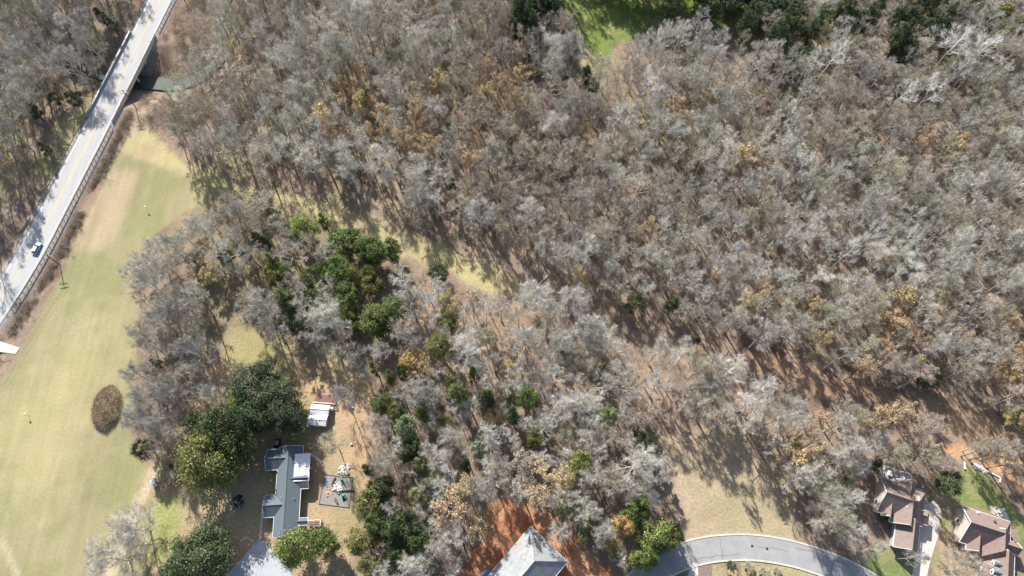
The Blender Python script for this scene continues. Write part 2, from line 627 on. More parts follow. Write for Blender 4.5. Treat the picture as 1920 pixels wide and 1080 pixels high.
paint('back_lawn', [(1795, 885), (1815, 866), (1850, 888), (1885, 930), (1925, 985), (1960, 1050), (1960, 1090), (1918, 1040), (1905, 985), (1870, 958), (1800, 945)], (0.16, 0.205, 0.07), 1.0, 2, 6, 1.0, (0.23, 0.235, 0.105), nC)
paint('terrace', [(1770, 835), (1830, 832), (1930, 850), (1990, 920), (1960, 960), (1900, 905), (1850, 878), (1815, 862), (1790, 875)], (0.50, 0.30, 0.165), 1.5, 4, None, 0.95, (0.44, 0.31, 0.2), nC)
paint('house_bed', [(1560, 900), (1640, 900), (1650, 1000), (1600, 1050), (1530, 1010), (1510, 960)], (0.27, 0.195, 0.14), 3, 6, None, 0.8)
paint('house_b_front', [(1770, 1000), (1850, 1030), (1880, 1110), (1770, 1110)], (0.36, 0.27, 0.18), 2, 4, None, 0.8)
paint('clearing', [(1035, -5), (1075, 45), (1105, 90), (1115, 135), (1138, 112), (1150, 80), (1205, 66), (1262, 40), (1300, 40), (1395, 62), (1430, -40), (1250, -60), (1110, -20)], (0.145, 0.20, 0.055), 1.5, 4, 7, 1.0, (0.21, 0.235, 0.085), nC)
paint('clearing_dry', [(1030, 0), (1050, 5), (1105, 100), (1112, 140), (1090, 130), (1060, 60)], (0.38, 0.33, 0.18), 1.5, 4, None, 0.85)
paint('pale_far', [(1835, -60), (1990, -60), (1990, 70), (1900, 40), (1850, 20)], (0.38, 0.30, 0.25), 3, 5, None, 0.9)
paint('bank', [(300, 95), (345, 85), (350, 130), (335, 146), (285, 148), (275, 170), (285, 205), (270, 245), (240, 252), (255, 200), (290, 140)], (0.42, 0.335, 0.235), 2, 5, None, 0.9)
paint('bank2', [(395, -30), (430, -30), (400, 40), (360, 90), (340, 100), (350, 60)], (0.40, 0.31, 0.215), 2, 5, None, 0.8)
paint('left_verge', [(175, 185), (160, 250), (100, 340), (70, 330), (80, 260), (110, 225)], (0.31, 0.28, 0.14), 2, 6, None, 0.85)
paint('south_bed', [(1290, 1055), (1500, 1055), (1600, 1110), (1600, 1240), (1290, 1240)], (0.33, 0.29, 0.16), 1.5, 3, None, 0.9)
# road shoulders and the brushy ditch
col = lerpc(col, (0.24, 0.17, 0.13), (1 - sstep(11, 13, DR + (nC - 0.5) * 3)) * sstep(5.5, 6.5, DR) * (GX > -150 - 0 * GY) * 0.8)
col = lerpc(col, (0.30, 0.285, 0.26), (1 - sstep(5.6, 6.8, DR)) * 0.9)
col = lerpc(col, (0.20, 0.165, 0.125), (1 - sstep(2.5, 6, DC)) * 0.8)
col = np.clip(col * (1 + 0.24 * (nD - 0.5) * (1 - 0.6 * mow))[..., None], 0, 1)
zone[far] = 0

ny, nx = GX.shape
V_all = np.stack([GX, GY, GZ], -1).reshape(-1, 3)
idx = np.arange(nx * ny).reshape(ny, nx)
Fq = np.stack([idx[:-1, :-1], idx[:-1, 1:], idx[1:, 1:], idx[1:, :-1]], -1).reshape(-1, 4)
fz = zone[:-1, :-1].reshape(-1)
colf = np.concatenate([col.reshape(-1, 3), mow.reshape(-1, 1)], 1).astype(np.float32)
ZN = {0: ('forest_floor', 'brown leaf litter ground under the bare woods'),
      1: ('hay_field', 'mown yellow green hay field beside the road'),
      2: ('grass_strip', 'pale dry grass strip running between two woods'),
      3: ('house_yard', 'worn tan grass yard around the blue roofed house'),
      4: ('clay_lot', 'graded red clay building lot'),
      5: ('vacant_lot', 'tan vacant lot above the curving street'),
      6: ('lawn', 'green lawns around the brown roofed houses'),
      7: ('clearing_grass', 'bright green grass clearing in the far woods')}
for zi, (nm, lb) in ZN.items():
    F = Fq[fz == zi]
    if not len(F):
        continue
    u, inv = np.unique(F, return_inverse=True)
    m = mesh(nm, V_all[u], inv.reshape(-1, 4), M_ground, True)
    a = m.attributes.new('col', 'FLOAT_COLOR', 'POINT')
    a.data.foreach_set('color', colf[u].ravel())
    ob(nm, m, kind='structure', label=lb)


# ------------------------------------------------------------------ roads, creek, bridge
def ribbon(P, w0, w1, z, follow=False, lift=0.0):
    T = np.gradient(P, axis=0)
    T /= np.linalg.norm(T, axis=1, keepdims=True)
    n = np.stack([T[:, 1], -T[:, 0]], 1)          # to the right of travel
    a = P + n * w0
    b = P + n * w1
    za = hgt(a[:, 0], a[:, 1]) + lift if follow else np.full(len(P), z)
    zb = hgt(b[:, 0], b[:, 1]) + lift if follow else np.full(len(P), z)
    V = np.concatenate([np.c_[a, za], np.c_[b, zb]])
    k = len(P)
    i = np.arange(k - 1)
    return V, np.stack([i + 1, i + k + 1, i + k, i], 1)


def strip(name, P, w0, w1, z, m, parent=None, **kw):
    V, F = ribbon(P, w0, w1, z)
    return ob(name, mesh(name, V, F, m), parent, **kw)


def resample(P, d):
    s = np.r_[0, np.cumsum(np.hypot(*np.diff(P, axis=0).T))]
    t = np.arange(0, s[-1], d)
    return np.c_[np.interp(t, s, P[:, 0]), np.interp(t, s, P[:, 1])]


RW = 4.5
RD = resample(ROAD, 2.0)               # runs from the top of the picture to the bottom: its right is the picture's left
road = strip('road', RD, -RW, RW, 0.06, M_asph, kind='structure', label='pale two lane road crossing the creek')
strip('centre_line', RD, -0.22, -0.06, 0.066, M_yel, road)
strip('centre_line', RD, 0.06, 0.22, 0.066, M_yel, road)
strip('edge_line', RD, -RW + 0.55, -RW + 0.75, 0.066, M_wht, road)
strip('edge_line', RD, RW - 0.75, RW - 0.55, 0.066, M_wht, road)

# creek
V, F = ribbon(resample(CREEK, 2.0), -3.4, 3.4, -4.6)
WATER_Z = None
dcz = hgt(CREEK[:, 0], CREEK[:, 1])
P = resample(CREEK, 2.0)
zc = hgt(P[:, 0], P[:, 1]) + 0.6
T = np.gradient(P, axis=0)
T /= np.linalg.norm(T, axis=1, keepdims=True)
n = np.stack([T[:, 1], -T[:, 0]], 1)
wc = (0.9 + 2.0 * np.exp(-(np.hypot(P[:, 0] - BR[0] - 6, P[:, 1] - BR[1]) / 26) ** 4))[:, None]
V = np.concatenate([np.c_[P - n * wc, zc], np.c_[P + n * wc, zc]])
k = len(P)
i = np.arange(k - 1)
ob('creek', mesh('creek', V, np.stack([i + 1, i + k + 1, i + k, i], 1), M_water, True), kind='structure', label='narrow green brown creek')

# bridge
sR = np.hypot(RD[:, 0] - BR[0], RD[:, 1] - BR[1])
ib = int(np.argmin(sR))
SP = RD[ib - 9:ib + 12]
b_mid = SP[len(SP) // 2]
bridge = thing('road_bridge', 'concrete road bridge with pale parapets over the creek', 'bridge', (b_mid[0], b_mid[1], 0))
loc = SP - b_mid


def slab(name, P, w0, w1, z0, z1, m, parent):
    V1, F1 = ribbon(P, w0, w1, z1)
    V2, _ = ribbon(P, w0, w1, z0)
    k = len(P)
    V = np.concatenate([V1, V2])
    F = [tuple(f) for f in F1] + [tuple(int(q) + 2 * k for q in f[::-1]) for f in F1]
    for i in range(k - 1):
        F.append((i, i + 2 * k, i + 1 + 2 * k, i + 1)[::-1])
        F.append((k + i, k + i + 1, 3 * k + i + 1, 3 * k + i)[::-1])
    F.append((0, k, 3 * k, 2 * k))
    F.append((k - 1, 3 * k - 1, 4 * k - 1, 2 * k - 1))
    return ob(name, mesh(name, V, F, m), parent)


slab('deck', loc, -RW - 0.5, RW + 0.5, -0.9, 0.03, M_parap, bridge)
slab('parapet', loc, -RW - 0.45, -RW - 0.1, 0.03, 0.95, M_parap, bridge)
slab('parapet', loc, RW + 0.1, RW + 0.45, 0.03, 0.95, M_steel, bridge)
for sgn in (-1, 1):
    mb = MB()
    T0 = loc[-1] - loc[0]
    nn = np.array([T0[1], -T0[0]]) / np.hypot(*T0)
    for q in range(0, len(loc), 2):
        p = loc[q] + nn * sgn * (RW + 0.3)
        mb.box((p[0], p[1], 1.1), (0.12, 0.12, 0.35))
    mb.tube([(loc[q][0] + nn[0] * sgn * (RW + 0.3), loc[q][1] + nn[1] * sgn * (RW + 0.3), 1.32) for q in range(len(loc))], 0.07, 5)
    mb.build('handrail', M_steel, bridge)
ang = math.atan2(T0[1], T0[0])
for q in (5, 9, 14):
    if q < len(loc):
        p = loc[q]
        mb = MB()
        for s_ in (-3, 0, 3):
            mb.box((p[0] + nn[0] * s_, p[1] + nn[1] * s_, -3.6), (0.7, 0.7, 5.4), ang)
        mb.box((p[0], p[1], -1.2), (0.9, 9, 0.6), ang)
        mb.build('pier', M_parap, bridge)


def guardrail(P, off, label):
    P = resample(P, 2.0)
    T = np.gradient(P, axis=0)
    T /= np.linalg.norm(T, axis=1, keepdims=True)
    n = np.stack([T[:, 1], -T[:, 0]], 1)
    Q = P + n * off
    o0 = Q[0]
    g = thing('guardrail', label, 'guardrail', (o0[0], o0[1], 0), group='roadside guardrails')
    L_ = Q - o0
    mb = MB()
    for dz in (0.52, 0.62, 0.72, 0.82):
        mb.tube([(a, b, dz + 0.05) for a, b in L_], 0.055, 4)
    mb.build('rail', M_steel, g)
    pm = MB().box((0, 0, 0.2), (0.14, 0.14, 1.2)).build('post', M_pole, g)
    for q in range(1, len(L_)):
        c = pm.copy()
        C.objects.link(c)
        c.parent = g
        c.location = (L_[q][0], L_[q][1], 0)
    return g


def rd_between(y0, y1):
    px, py = proj(RD[:, 0], RD[:, 1], 0 * RD[:, 0])
    return RD[(py > y0) & (py < y1)]


guardrail(rd_between(-120, 62), RW + 0.7, 'left guardrail on the far side beyond the creek bridge')
guardrail(rd_between(216, 425), RW + 0.7, 'left guardrail between the woods and the road below the bridge')
guardrail(rd_between(-120, 70), -RW - 0.7, 'right guardrail beyond the bridge under the power lines')
guardrail(rd_between(226, 590), -RW - 0.9, 'long right guardrail between the road and the hay field')

# gravel stub drive at the left edge
P = poly_w([(-60, 632), (0, 640), (38, 652), (30, 664), (0, 660), (-60, 655)])
ob('field_entrance', mesh('field_entrance', [(a, b, 0.14) for a, b in P], [tuple(range(len(P)))[::-1]], M_conc), kind='structure', label='pale gravel field entrance')

# subdivision street with kerbs
SD = resample(STREET, 2.0)
SW = 3.05
street = strip('street', SD, -SW, SW, 0.10, M_street, kind='structure', label='curving grey subdivision street')
slab('kerb', SD, -SW - 0.45, -SW, -0.3, 0.22, M_conc, street)
slab('kerb', SD, SW, SW + 0.45, -0.3, 0.22, M_conc, street)
M_tar = mat('crack_sealant', (0.10, 0.10, 0.105), rough=0.7)
rgc = random.Random(4)
for q in range(7):
    i_ = 6 + q * max(1, (len(SD) - 14) // 7)
    seg = SD[i_:i_ + rgc.randint(3, 8)]
    if len(seg) < 3:
        continue
    if q % 3 == 0:                     # across the lane
        t0 = SD[i_ + 1] - SD[i_]
        t0 /= np.hypot(*t0)
        n0 = np.array([t0[1], -t0[0]])
        seg = np.array([SD[i_] + n0 * a_ + t0 * rgc.uniform(-.3, .3) for a_ in np.linspace(-3.9, rgc.uniform(0, 3.9), 7)])
        V, F = ribbon(seg, -.05, .05, 0.107)
    else:
        of = rgc.uniform(-3, 3)
        seg = seg + np.array([[rgc.uniform(-.25, .25), rgc.uniform(-.25, .25)] for _ in seg])
        V, F = ribbon(seg, of - .05, of + .05, 0.107)
    ob('crack_seal', mesh('crack_seal', V, F, M_tar), street)
for mx_, my_ in ((1410, 1024), (1438, 1029)):
    x, y = Wp(mx_, my_)
    t_ = thing('manhole_cover', 'round dark manhole cover on the curving street, %s' % ('left of the pair' if mx_ < 1420 else 'right of the pair'), 'manhole cover', (x, y, 0.10))
    MB().lathe([(0.42, 0.0), (0.42, 0.02)], sides=14).build('ring', M_steel, t_)
    MB().lathe([(0.33, 0.02), (0.33, 0.03)], sides=14).build('lid', M_dark, t_)


def pad(name, px, z, m, label, th=0.25):
    P = poly_w(px)
    if sum(P[q][0] * P[(q + 1) % len(P)][1] - P[(q + 1) % len(P)][0] * P[q][1] for q in range(len(P))) < 0:
        P = P[::-1]
    return MB().prism(P, z - th, z).build(name, m, kind='structure', label=label)


pad('driveway', [(487, 1009), (545, 1062), (552, 1110), (560, 1180), (380, 1180), (428, 1075)], 0.12, M_conc2, 'grey concrete parking pad below the blue roofed house')
pad('driveway', [(1725, 950), (1752, 938), (1763, 955), (1760, 1000), (1742, 1060), (1728, 1130), (1702, 1130), (1716, 1040), (1722, 1000)], 0.12, M_conc, 'pale concrete drive beside the tan roofed house')
pad('driveway', [(1908, 1020), (1990, 1040), (1990, 1130), (1905, 1130)], 0.12, M_conc, 'concrete drive beside the red brown roofed house')
pad('driveway', [(1296, 1056), (1308, 1055), (1312, 1130), (1285, 1130), (1290, 1080)], 0.12, M_conc, 'short concrete drive south of the street')
pad('mulch_bed', [(1309, 1061), (1335, 1058), (1333, 1130), (1314, 1130)], 0.07, M_mulch, 'brown mulch bed south of the street')
pad('gravel_bed', [(1363, 1056), (1388, 1055), (1392, 1130), (1360, 1130)], 0.07, M_mulch, 'grey brown bed south of the street')
pad('walkway', [(486, 1010), (490, 1010), (496, 948), (505, 935), (516, 935), (516, 930), (503, 930), (491, 946)], 0.09, M_conc, 'narrow concrete walk up to the blue roofed house')
pad('walkway', [(572, 846), (596, 856), (604, 868), (600, 868), (592, 860), (571, 850)], 0.09, M_conc, 'short pale walk behind the blue roofed house')


# ------------------------------------------------------------------ buildings
def roof_piece(parent, x0, x1, y0, y1, ze, zr, axis, m, hip0=0.0, hip1=0.0, oh=0.0, name='roof', th=0.22, cap=True, fasc=M_white):
    """gable / hip roof over a rectangle, with thickness, ridge cap and fascia boards"""
    x0 -= oh
    x1 += oh
    y0 -= oh
    y1 += oh
    if axis == 'x':
        a, b = (x0 + hip0, (y0 + y1) / 2, zr), (x1 - hip1, (y0 + y1) / 2, zr)
    else:
        a, b = ((x0 + x1) / 2, y0 + hip0, zr), ((x0 + x1) / 2, y1 - hip1, zr)
    c = [(x0, y0, ze), (x1, y0, ze), (x1, y1, ze), (x0, y1, ze)]
    V = c + [a, b]
    if axis == 'x':
        F = [(0, 1, 5, 4), (2, 3, 4, 5)]
        ends = [(3, 0, 4), (1, 2, 5)]
    else:
        F = [(1, 2, 5, 4), (3, 0, 4, 5)]
        ends = [(0, 1, 4), (2, 3, 5)]
    if hip0 > 0:
        F.append(ends[0])
    if hip1 > 0:
        F.append(ends[1])
    n = 6
    V2 = V + [(p[0], p[1], p[2] - th) for p in V]
    F2 = list(F) + [tuple(q + n for q in f[::-1]) for f in F]
    cnt = {}
    for f in F:
        for q in range(len(f)):
            cnt[(f[q], f[(q + 1) % len(f)])] = 1
    for (p, q) in list(cnt):
        if (q, p) not in cnt:
            F2.append((q, p, p + n, q + n))
    r = MB().add(V2, F2).build(name, m, parent)
    if cap:
        mb = MB()
        A, B = np.array(a), np.array(b)
        lines = [(A, B)] if np.linalg.norm(B - A) > 0.3 else []
        if hip0 > 0:
            for q in ends[0][:2]:
                lines.append((A, np.array(c[q])))
        if hip1 > 0:
            for q in ends[1][:2]:
                lines.append((B, np.array(c[q])))
        for p, q in lines:
            mb.tube([p + np.array((0, 0, .02)), q + np.array((0, 0, .02))], 0.10, 4)
        if lines:
            mb.build('ridge_cap', m, r)
    if fasc:
        mb = MB()
        t_ = 0.05
        if axis == 'x' or hip0 > 0:
            mb.box(((x0 + x1) / 2, y0 - t_, ze - th / 2 - 0.02), (x1 - x0 + 0.1, 0.1, th + 0.12))
        if axis == 'x' or hip1 > 0:
            mb.box(((x0 + x1) / 2, y1 + t_, ze - th / 2 - 0.02), (x1 - x0 + 0.1, 0.1, th + 0.12))
        if axis == 'y' or hip0 > 0:
            mb.box((x0 - t_, (y0 + y1) / 2, ze - th / 2 - 0.02), (0.1, y1 - y0 + 0.1, th + 0.12))
        if axis == 'y' or hip1 > 0:
            mb.box((x1 + t_, (y0 + y1) / 2, ze - th / 2 - 0.02), (0.1, y1 - y0 + 0.1, th + 0.12))
        for q, (e, h_) in enumerate(((ends[0], hip0), (ends[1], hip1))):
            if h_ == 0:                      # rake boards on a gable end
                s_ = -1 if q == 0 else 1
                off = np.array((s_ * 0.05, 0, -th / 2)) if axis == 'x' else np.array((0, s_ * 0.05, -th / 2))
                R_ = np.array(a if q == 0 else b)
                for k_ in e[:2]:
                    mb.tube([np.array(c[k_]) + off, R_ + off], 0.13, 4)
        mb.build('fascia', fasc, r)
    return r


def walls(parent, x0, x1, y0, y1, z1, zr=None, axis=None, m=None, g0=True, g1=True):
    mb = MB().prism([(x0, y0), (x1, y0), (x1, y1), (x0, y1)], -0.6, z1)
    if zr and axis == 'x':
        ym = (y0 + y1) / 2
        for x, g in ((x0, g0), (x1, g1)):
            if g:
                s_ = 0.2 if x == x0 else -0.2
                mb.add([(x, y0, z1), (x, y1, z1), (x, ym, zr), (x + s_, y0, z1), (x + s_, y1, z1), (x + s_, ym, zr)], [(0, 1, 2), (5, 4, 3), (0, 2, 5, 3), (1, 4, 5, 2)])
    if zr and axis == 'y':
        xm = (x0 + x1) / 2
        for y, g in ((y0, g0), (y1, g1)):
            if g:
                s_ = 0.2 if y == y0 else -0.2
                mb.add([(x0, y, z1), (x1, y, z1), (xm, y, zr), (x0, y + s_, z1), (x1, y + s_, z1), (xm, y + s_, zr)], [(0, 1, 2), (5, 4, 3), (0, 2, 5, 3), (1, 4, 5, 2)])
    return mb.build('wall', m, parent)


def window(parent, x, y, z, wd, ht, face, name='window'):
    """face: 'w','e','s','n' the side it looks to"""
    d = {'w': (-1, 0), 'e': (1, 0), 's': (0, -1), 'n': (0, 1)}[face]
    mb = MB()
    ex, ey = (wd, 0.1) if d[1] else (0.1, wd)

    def bx(u, zz, a, h):
        cx, cy = (x + u, y + d[1] * 0.05) if d[1] else (x + d[0] * 0.05, y + u)
        sx, sy = (a, 0.1) if d[1] else (0.1, a)
        mb.box((cx, cy, zz), (sx, sy, h))
    bx(0, z + ht / 2, wd + 0.2, 0.12)
    bx(0, z - ht / 2, wd + 0.2, 0.12)
    bx(-wd / 2, z, 0.12, ht - 0.12)
    bx(wd / 2, z, 0.12, ht - 0.12)
    f = mb.build(name, M_white, parent)
    g = MB()
    sx, sy = (wd - 0.12, 0.04) if d[1] else (0.04, wd - 0.12)
    g.box((x + d[0] * 0.03, y + d[1] * 0.03, z), (sx, sy, ht - 0.12))
    g.build('pane', M_glass, f)
    return f


# --- blue roofed ranch house
rx, ry = -61.6, 24.6
RH = thing('ranch_house', 'long ranch house with slate blue shingle roof and a white metal porch roof', 'house', (rx, ry, 0), math.radians(3.5))
walls(RH, -3.1, 2.9, -11.9, 11.3, 2.75, 4.75, 'y', M_brick)
walls(RH, -6.2, -3.1, 6.0, 10.9, 2.70, 4.2, 'x', M_brick, True, False)
walls(RH, -5.9, -3.1, -6.6, -1.6, 2.70, 4.2, 'x', M_brick, True, False)
walls(RH, 2.9, 5.0, 0.9, 9.2, 2.65, 3.9, 'x', M_brick, False, True)
roof_piece(RH, -3.5, 3.3, -12.3, 11.7, 2.9, 5.0, 'y', M_roofR)
roof_piece(RH, -6.7, -1.0, 5.6, 11.3, 2.87, 4.55, 'x', M_roofR)
roof_piece(RH, -6.3, -1.0, -7.0, -1.2, 2.88, 4.58, 'x', M_roofR)
roof_piece(RH, 0.6, 5.4, -0.0, 5.4, 2.86, 4.45, 'x', M_roofR)
roof_piece(RH, 2.0, 5.6, -9.6, -7.7, 2.75, 3.25, 'x', M_roofR)
# white low slope porch roof
mb = MB().add([(1.5, 1.9, 4.16), (5.75, 1.9, 3.98), (5.75, 9.4, 3.98), (1.5, 9.4, 4.16), (1.5, 1.9, 4.04), (5.75, 1.9, 3.86), (5.75, 9.4, 3.86), (1.5, 9.4, 4.04)],
              [(0, 1, 2, 3), (7, 6, 5, 4), (0, 4, 5, 1), (1, 5, 6, 2), (2, 6, 7, 3), (3, 7, 4, 0)])
pr = mb.build('porch_roof', M_wmetal, RH)
for q in range(1, 9):
    yy = 1.9 + q * 0.8
    MB().add([(1.52, yy - .025, 4.161), (5.73, yy - .025, 3.982), (5.73, yy + .025, 3.982), (1.52, yy + .025, 4.161), (1.52, yy - .025, 4.2), (5.73, yy - .025, 4.02), (5.73, yy + .025, 4.02), (1.52, yy + .025, 4.2)],
             [(3, 2, 1, 0), (4, 5, 6, 7), (0, 1, 5, 4), (1, 2, 6, 5), (2, 3, 7, 6), (3, 0, 4, 7)]).build('roof_seam', M_wmetal, pr)
for yy in (5.6, 9.2):
    MB().box((5.6, yy, 1.9), (0.14, 0.14, 3.9)).build('porch_post', M_white, RH)
for yy in (-10, -4.5, 0.0):
    window(RH, 2.9, yy if yy != 0 else -2.0, 1.6, 1.3, 1.2, 'e')
for yy in (-9, 1.5, 4):
    window(RH, -3.1, yy, 1.6, 1.3, 1.2, 'w')
window(RH, 5.0, 7.5, 1.6, 1.2, 1.2, 'e')
for (vx, vy, vz) in ((1.9, -2.6, 3.8), (-1.4, -2.2, 4.2), (-2.4, -3.1, 3.7)):
    MB().lathe([(0.09, -0.3), (0.09, 0.35), (0.16, 0.36), (0.16, 0.42)], (vx, vy, vz), 8).build('roof_vent', M_steel, RH)
# back deck with railing
dk = MB()
DKt = thing('back_deck', 'small brown wooden deck with a railing at the end of the ranch house', 'deck', (-54.0, 15.9, 0), math.radians(3.5))
for q in range(8):
    MB().box((-1.4 + q * 0.42, 0, 0.55), (0.38, 1.7, 0.06)).build('board', M_wood, DKt)
mb = MB()
for (a, b) in ((-1.55, -0.8), (-1.55, 0.8), (0.1, 0.8), (1.7, 0.8), (1.7, -0.8), (0.1, -0.8)):
    MB().box((a, b, 0.75), (0.1, 0.1, 1.5)).build('post', M_wood, DKt)
mb = MB().box((0.07, 0.8, 1.5), (3.4, 0.12, 0.07)).box((1.7, 0, 1.5), (0.12, 1.5, 0.07)).box((-1.55, 0, 1.5), (0.12, 1.5, 0.07)).box((0.07, 0.8, 1.05), (3.3, 0.05, 0.06))
mb.build('railing', M_white, DKt)

# --- twin sheds
for q, (cx, cy, lb) in enumerate(((-55.6, 47.0, 'white metal roofed garden shed beside the red deck, upper of the two'), (-56.0, 44.0, 'white metal roofed garden shed, lower of the two nearer the ranch house'))):
    sh = thing('garden_shed', lb, 'shed', (cx, cy, 0), math.radians(-4.5), group='twin white sheds')
    walls(sh, -2.45, 2.45, -1.35, 1.35, 2.2, 2.75, 'x', M_wall2)
    roof_piece(sh, -2.7, 2.7, -1.52, 1.52, 2.25, 2.95, 'x', M_wmetal, th=0.08, fasc=None)
    window(sh, 2.45, 0.1, 1.3, 0.7, 0.7, 'e')
    MB().box((-0.5, -1.39, 1.0), (1.4, 0.08, 1.9)).build('door', M_white, sh)
rdk = thing('red_deck', 'red stained plank deck with a pale rail behind the twin sheds', 'deck', (-54.8, 50.6, 0), math.radians(-4.5))
for q in range(14):
    MB().box((-2.95 + q * 0.45, 0, 0.5), (0.41, 2.6, 0.06)).build('board', M_reddeck, rdk)
mb = MB()
for q in range(5):
    MB().box((-3.1 + q * 1.55, -1.4, 0.7), (0.12, 0.12, 1.6)).build('post', M_conc, rdk)
MB().box((0, -1.4, 1.53), (6.6, 0.35, 0.08)).build('rail', M_conc, rdk)
x, y = Wp(623, 768)
t_ = thing('water_tank', 'small white tank against the right side of the upper shed', 'tank', (x, y, 0))
MB().lathe([(0.5, 0.1), (0.55, 0.2), (0.55, 1.1), (0.4, 1.3), (0.1, 1.36)], sides=14).build('vessel', M_white, t_, True)
MB().lathe([(0.12, 1.36), (0.12, 1.46)], sides=10).build('lid', M_steel, t_)
MB().box((0, 0, 0.04), (1.3, 1.3, 0.12)).build('stand', M_wood, t_)
for q, (a, b) in enumerate(((657, 757), (661, 764))):
    x, y = Wp(a, b)
    ch = thing('garden_chair', 'white plastic garden chair right of the sheds, %s of the two' % ('upper' if q == 0 else 'lower'), 'chair', (x, y, hz(x, y)), 0.6 + q)
    MB().box((0, 0, 0.44), (0.55, 0.55, 0.07)).build('seat', M_white, ch)
    MB().box((0, 0.27, 0.75), (0.55, 0.06, 0.6)).build('backrest', M_white, ch)
    for sx in (-0.24, 0.24):
        for sy in (-0.24, 0.24):
            MB().box((sx, sy, 0.2), (0.06, 0.06, 0.42)).build('leg', M_white, ch)

# --- play yard
pl = thing('play_yard', 'square grey gravel play yard edged with pale timbers beside the ranch house', 'play yard', (*Wp(630, 920), 0))
c0 = np.array(Wp(630, 920))
corners = [np.array(p) - c0 for p in poly_w([(609, 889), (661, 896), (654, 951), (598, 944)])]
MB().prism([tuple(p) for p in corners[::-1]], -0.2, 0.06).build('gravel', M_gravel, pl)
for q in range(4):
    a, b = corners[q], corners[(q + 1) % 4]
    mm = (a + b) / 2
    MB().box((mm[0], mm[1], 0.1), (np.hypot(*(b - a)) + 0.1, 0.2, 0.25), math.atan2(b[1] - a[1], b[0] - a[0])).build('timber', M_wood, pl)


def lumpy(seed, r, flat=0.6, n=2, amp=0.25):
    import bmesh
    bm = bmesh.new()
    bmesh.ops.create_icosphere(bm, subdivisions=n, radius=1)
    rg = random.Random(seed)
    for v in bm.verts:
        s_ = 1 + rg.uniform(-amp, amp)
        v.co = Vector((v.co.x * r * s_, v.co.y * r * s_, max(-0.1, v.co.z) * r * flat * s_))
    V = [tuple(v.co) for v in bm.verts]
    F = [tuple(v.index for v in f.verts) for f in bm.faces]
    bm.free()
    return V, F


def pile(name, label, cat, px, py, r, m, pieces, flat=0.5, z=0.06, kinds=None):
    x, y = Wp(px, py)
    t_ = thing(name, label, cat, (x, y, z))
    rg = random.Random(px * 7 + py)
    V, F = lumpy(px, r * 0.8, flat * 0.5)
    MB().add(V, F).build('heap', m, t_)
    for q in range(pieces):
        a = rg.uniform(0, 6.28)
        d = r * math.sqrt(rg.random())
        V, F = lumpy(q + px, rg.uniform(0.18, 0.42) * r / 1.5, 0.8, 1)
        cx, cy = d * math.cos(a), d * math.sin(a)
        MB().add([(p[0] + cx, p[1] + cy, p[2] + max(0, flat * 0.5 * (r - d))) for p in V], F).build('chunk', (kinds or [m])[q % len(kinds or [m])], t_)
    return t_


pile('rubble_pile', 'pale heap of rubble in the middle of the play yard', 'rubble pile', 634, 915, 1.7, M_junk, 16, 0.6, kinds=[M_junk, M_stone, M_steel])
pile('mulch_pile', 'flat orange mulch heap at the left of the play yard', 'mulch', 616, 925, 1.4, M_clayp, 6, 0.25)
pile('branch_pile', 'pile of bleached cut wood above the play yard', 'wood pile', 646, 882, 1.8, M_logw, 14, 0.6, kinds=[M_logw, M_junk])
for q, (a, b, l, an) in enumerate(((626, 902, 2.2, 1.2), (640, 921, 2.6, 0.15), (657, 920, 2.4, 0.0), (631, 939, 1.6, 2.1))):
    x, y = Wp(a, b)
    lg = thing('log', 'dark cut log in the play yard, %s' % ('uppermost', 'under the rubble heap', 'at the right timber edge', 'lowest near the lower timber')[q], 'log', (x, y, 0.3), an, group='logs in the play yard')
    MB().tube([(-l / 2, 0, 0), (0, 0.1, 0.03), (l / 2, 0, 0)], [0.26, 0.24, 0.2], 8).build('trunk', M_pole, lg)
    MB().tube([(l * .1, 0, 0), (l * .25, 0.5, 0.15)], [0.1, 0.06], 5).build('stub', M_pole, lg)
x, y = Wp(645, 933)
ty = thing('toy_slide', 'green and dark toddler slide in the lower right of the play yard', 'toy', (x, y, 0.06), 0.2)
MB().add([(-.35, -1.0, .1), (.35, -1.0, .1), (.35, .3, .95), (-.35, .3, .95), (-.35, -1.0, .0), (.35, -1.0, .0), (.35, .3, .85), (-.35, .3, .85)], [(0, 1, 2, 3), (7, 6, 5, 4), (0, 4, 5, 1), (1, 5, 6, 2), (2, 6, 7, 3), (3, 7, 4, 0)]).build('chute', M_dark, ty)
MB().box((0, 0.6, 0.9), (0.9, 0.6, 0.1)).build('platform', M_green, ty)
for sx in (-0.42, 0.42):
    MB().box((sx, 0.6, 0.65), (0.1, 0.6, 1.3)).build('side', M_green, ty)
x, y = Wp(642, 902)
t_ = thing('toy_bucket', 'small green bucket at the top of the play yard', 'bucket', (x, y, 0.06))
MB().lathe([(0.28, 0), (0.36, 0.6), (0.32, 0.6), (0.26, 0.1)], sides=12).build('pail', M_green, t_)
MB().tube([(-.35, 0, .6), (-.2, 0, .85), (.2, 0, .85), (.35, 0, .6)], 0.03, 5).build('handle', M_dark, t_)

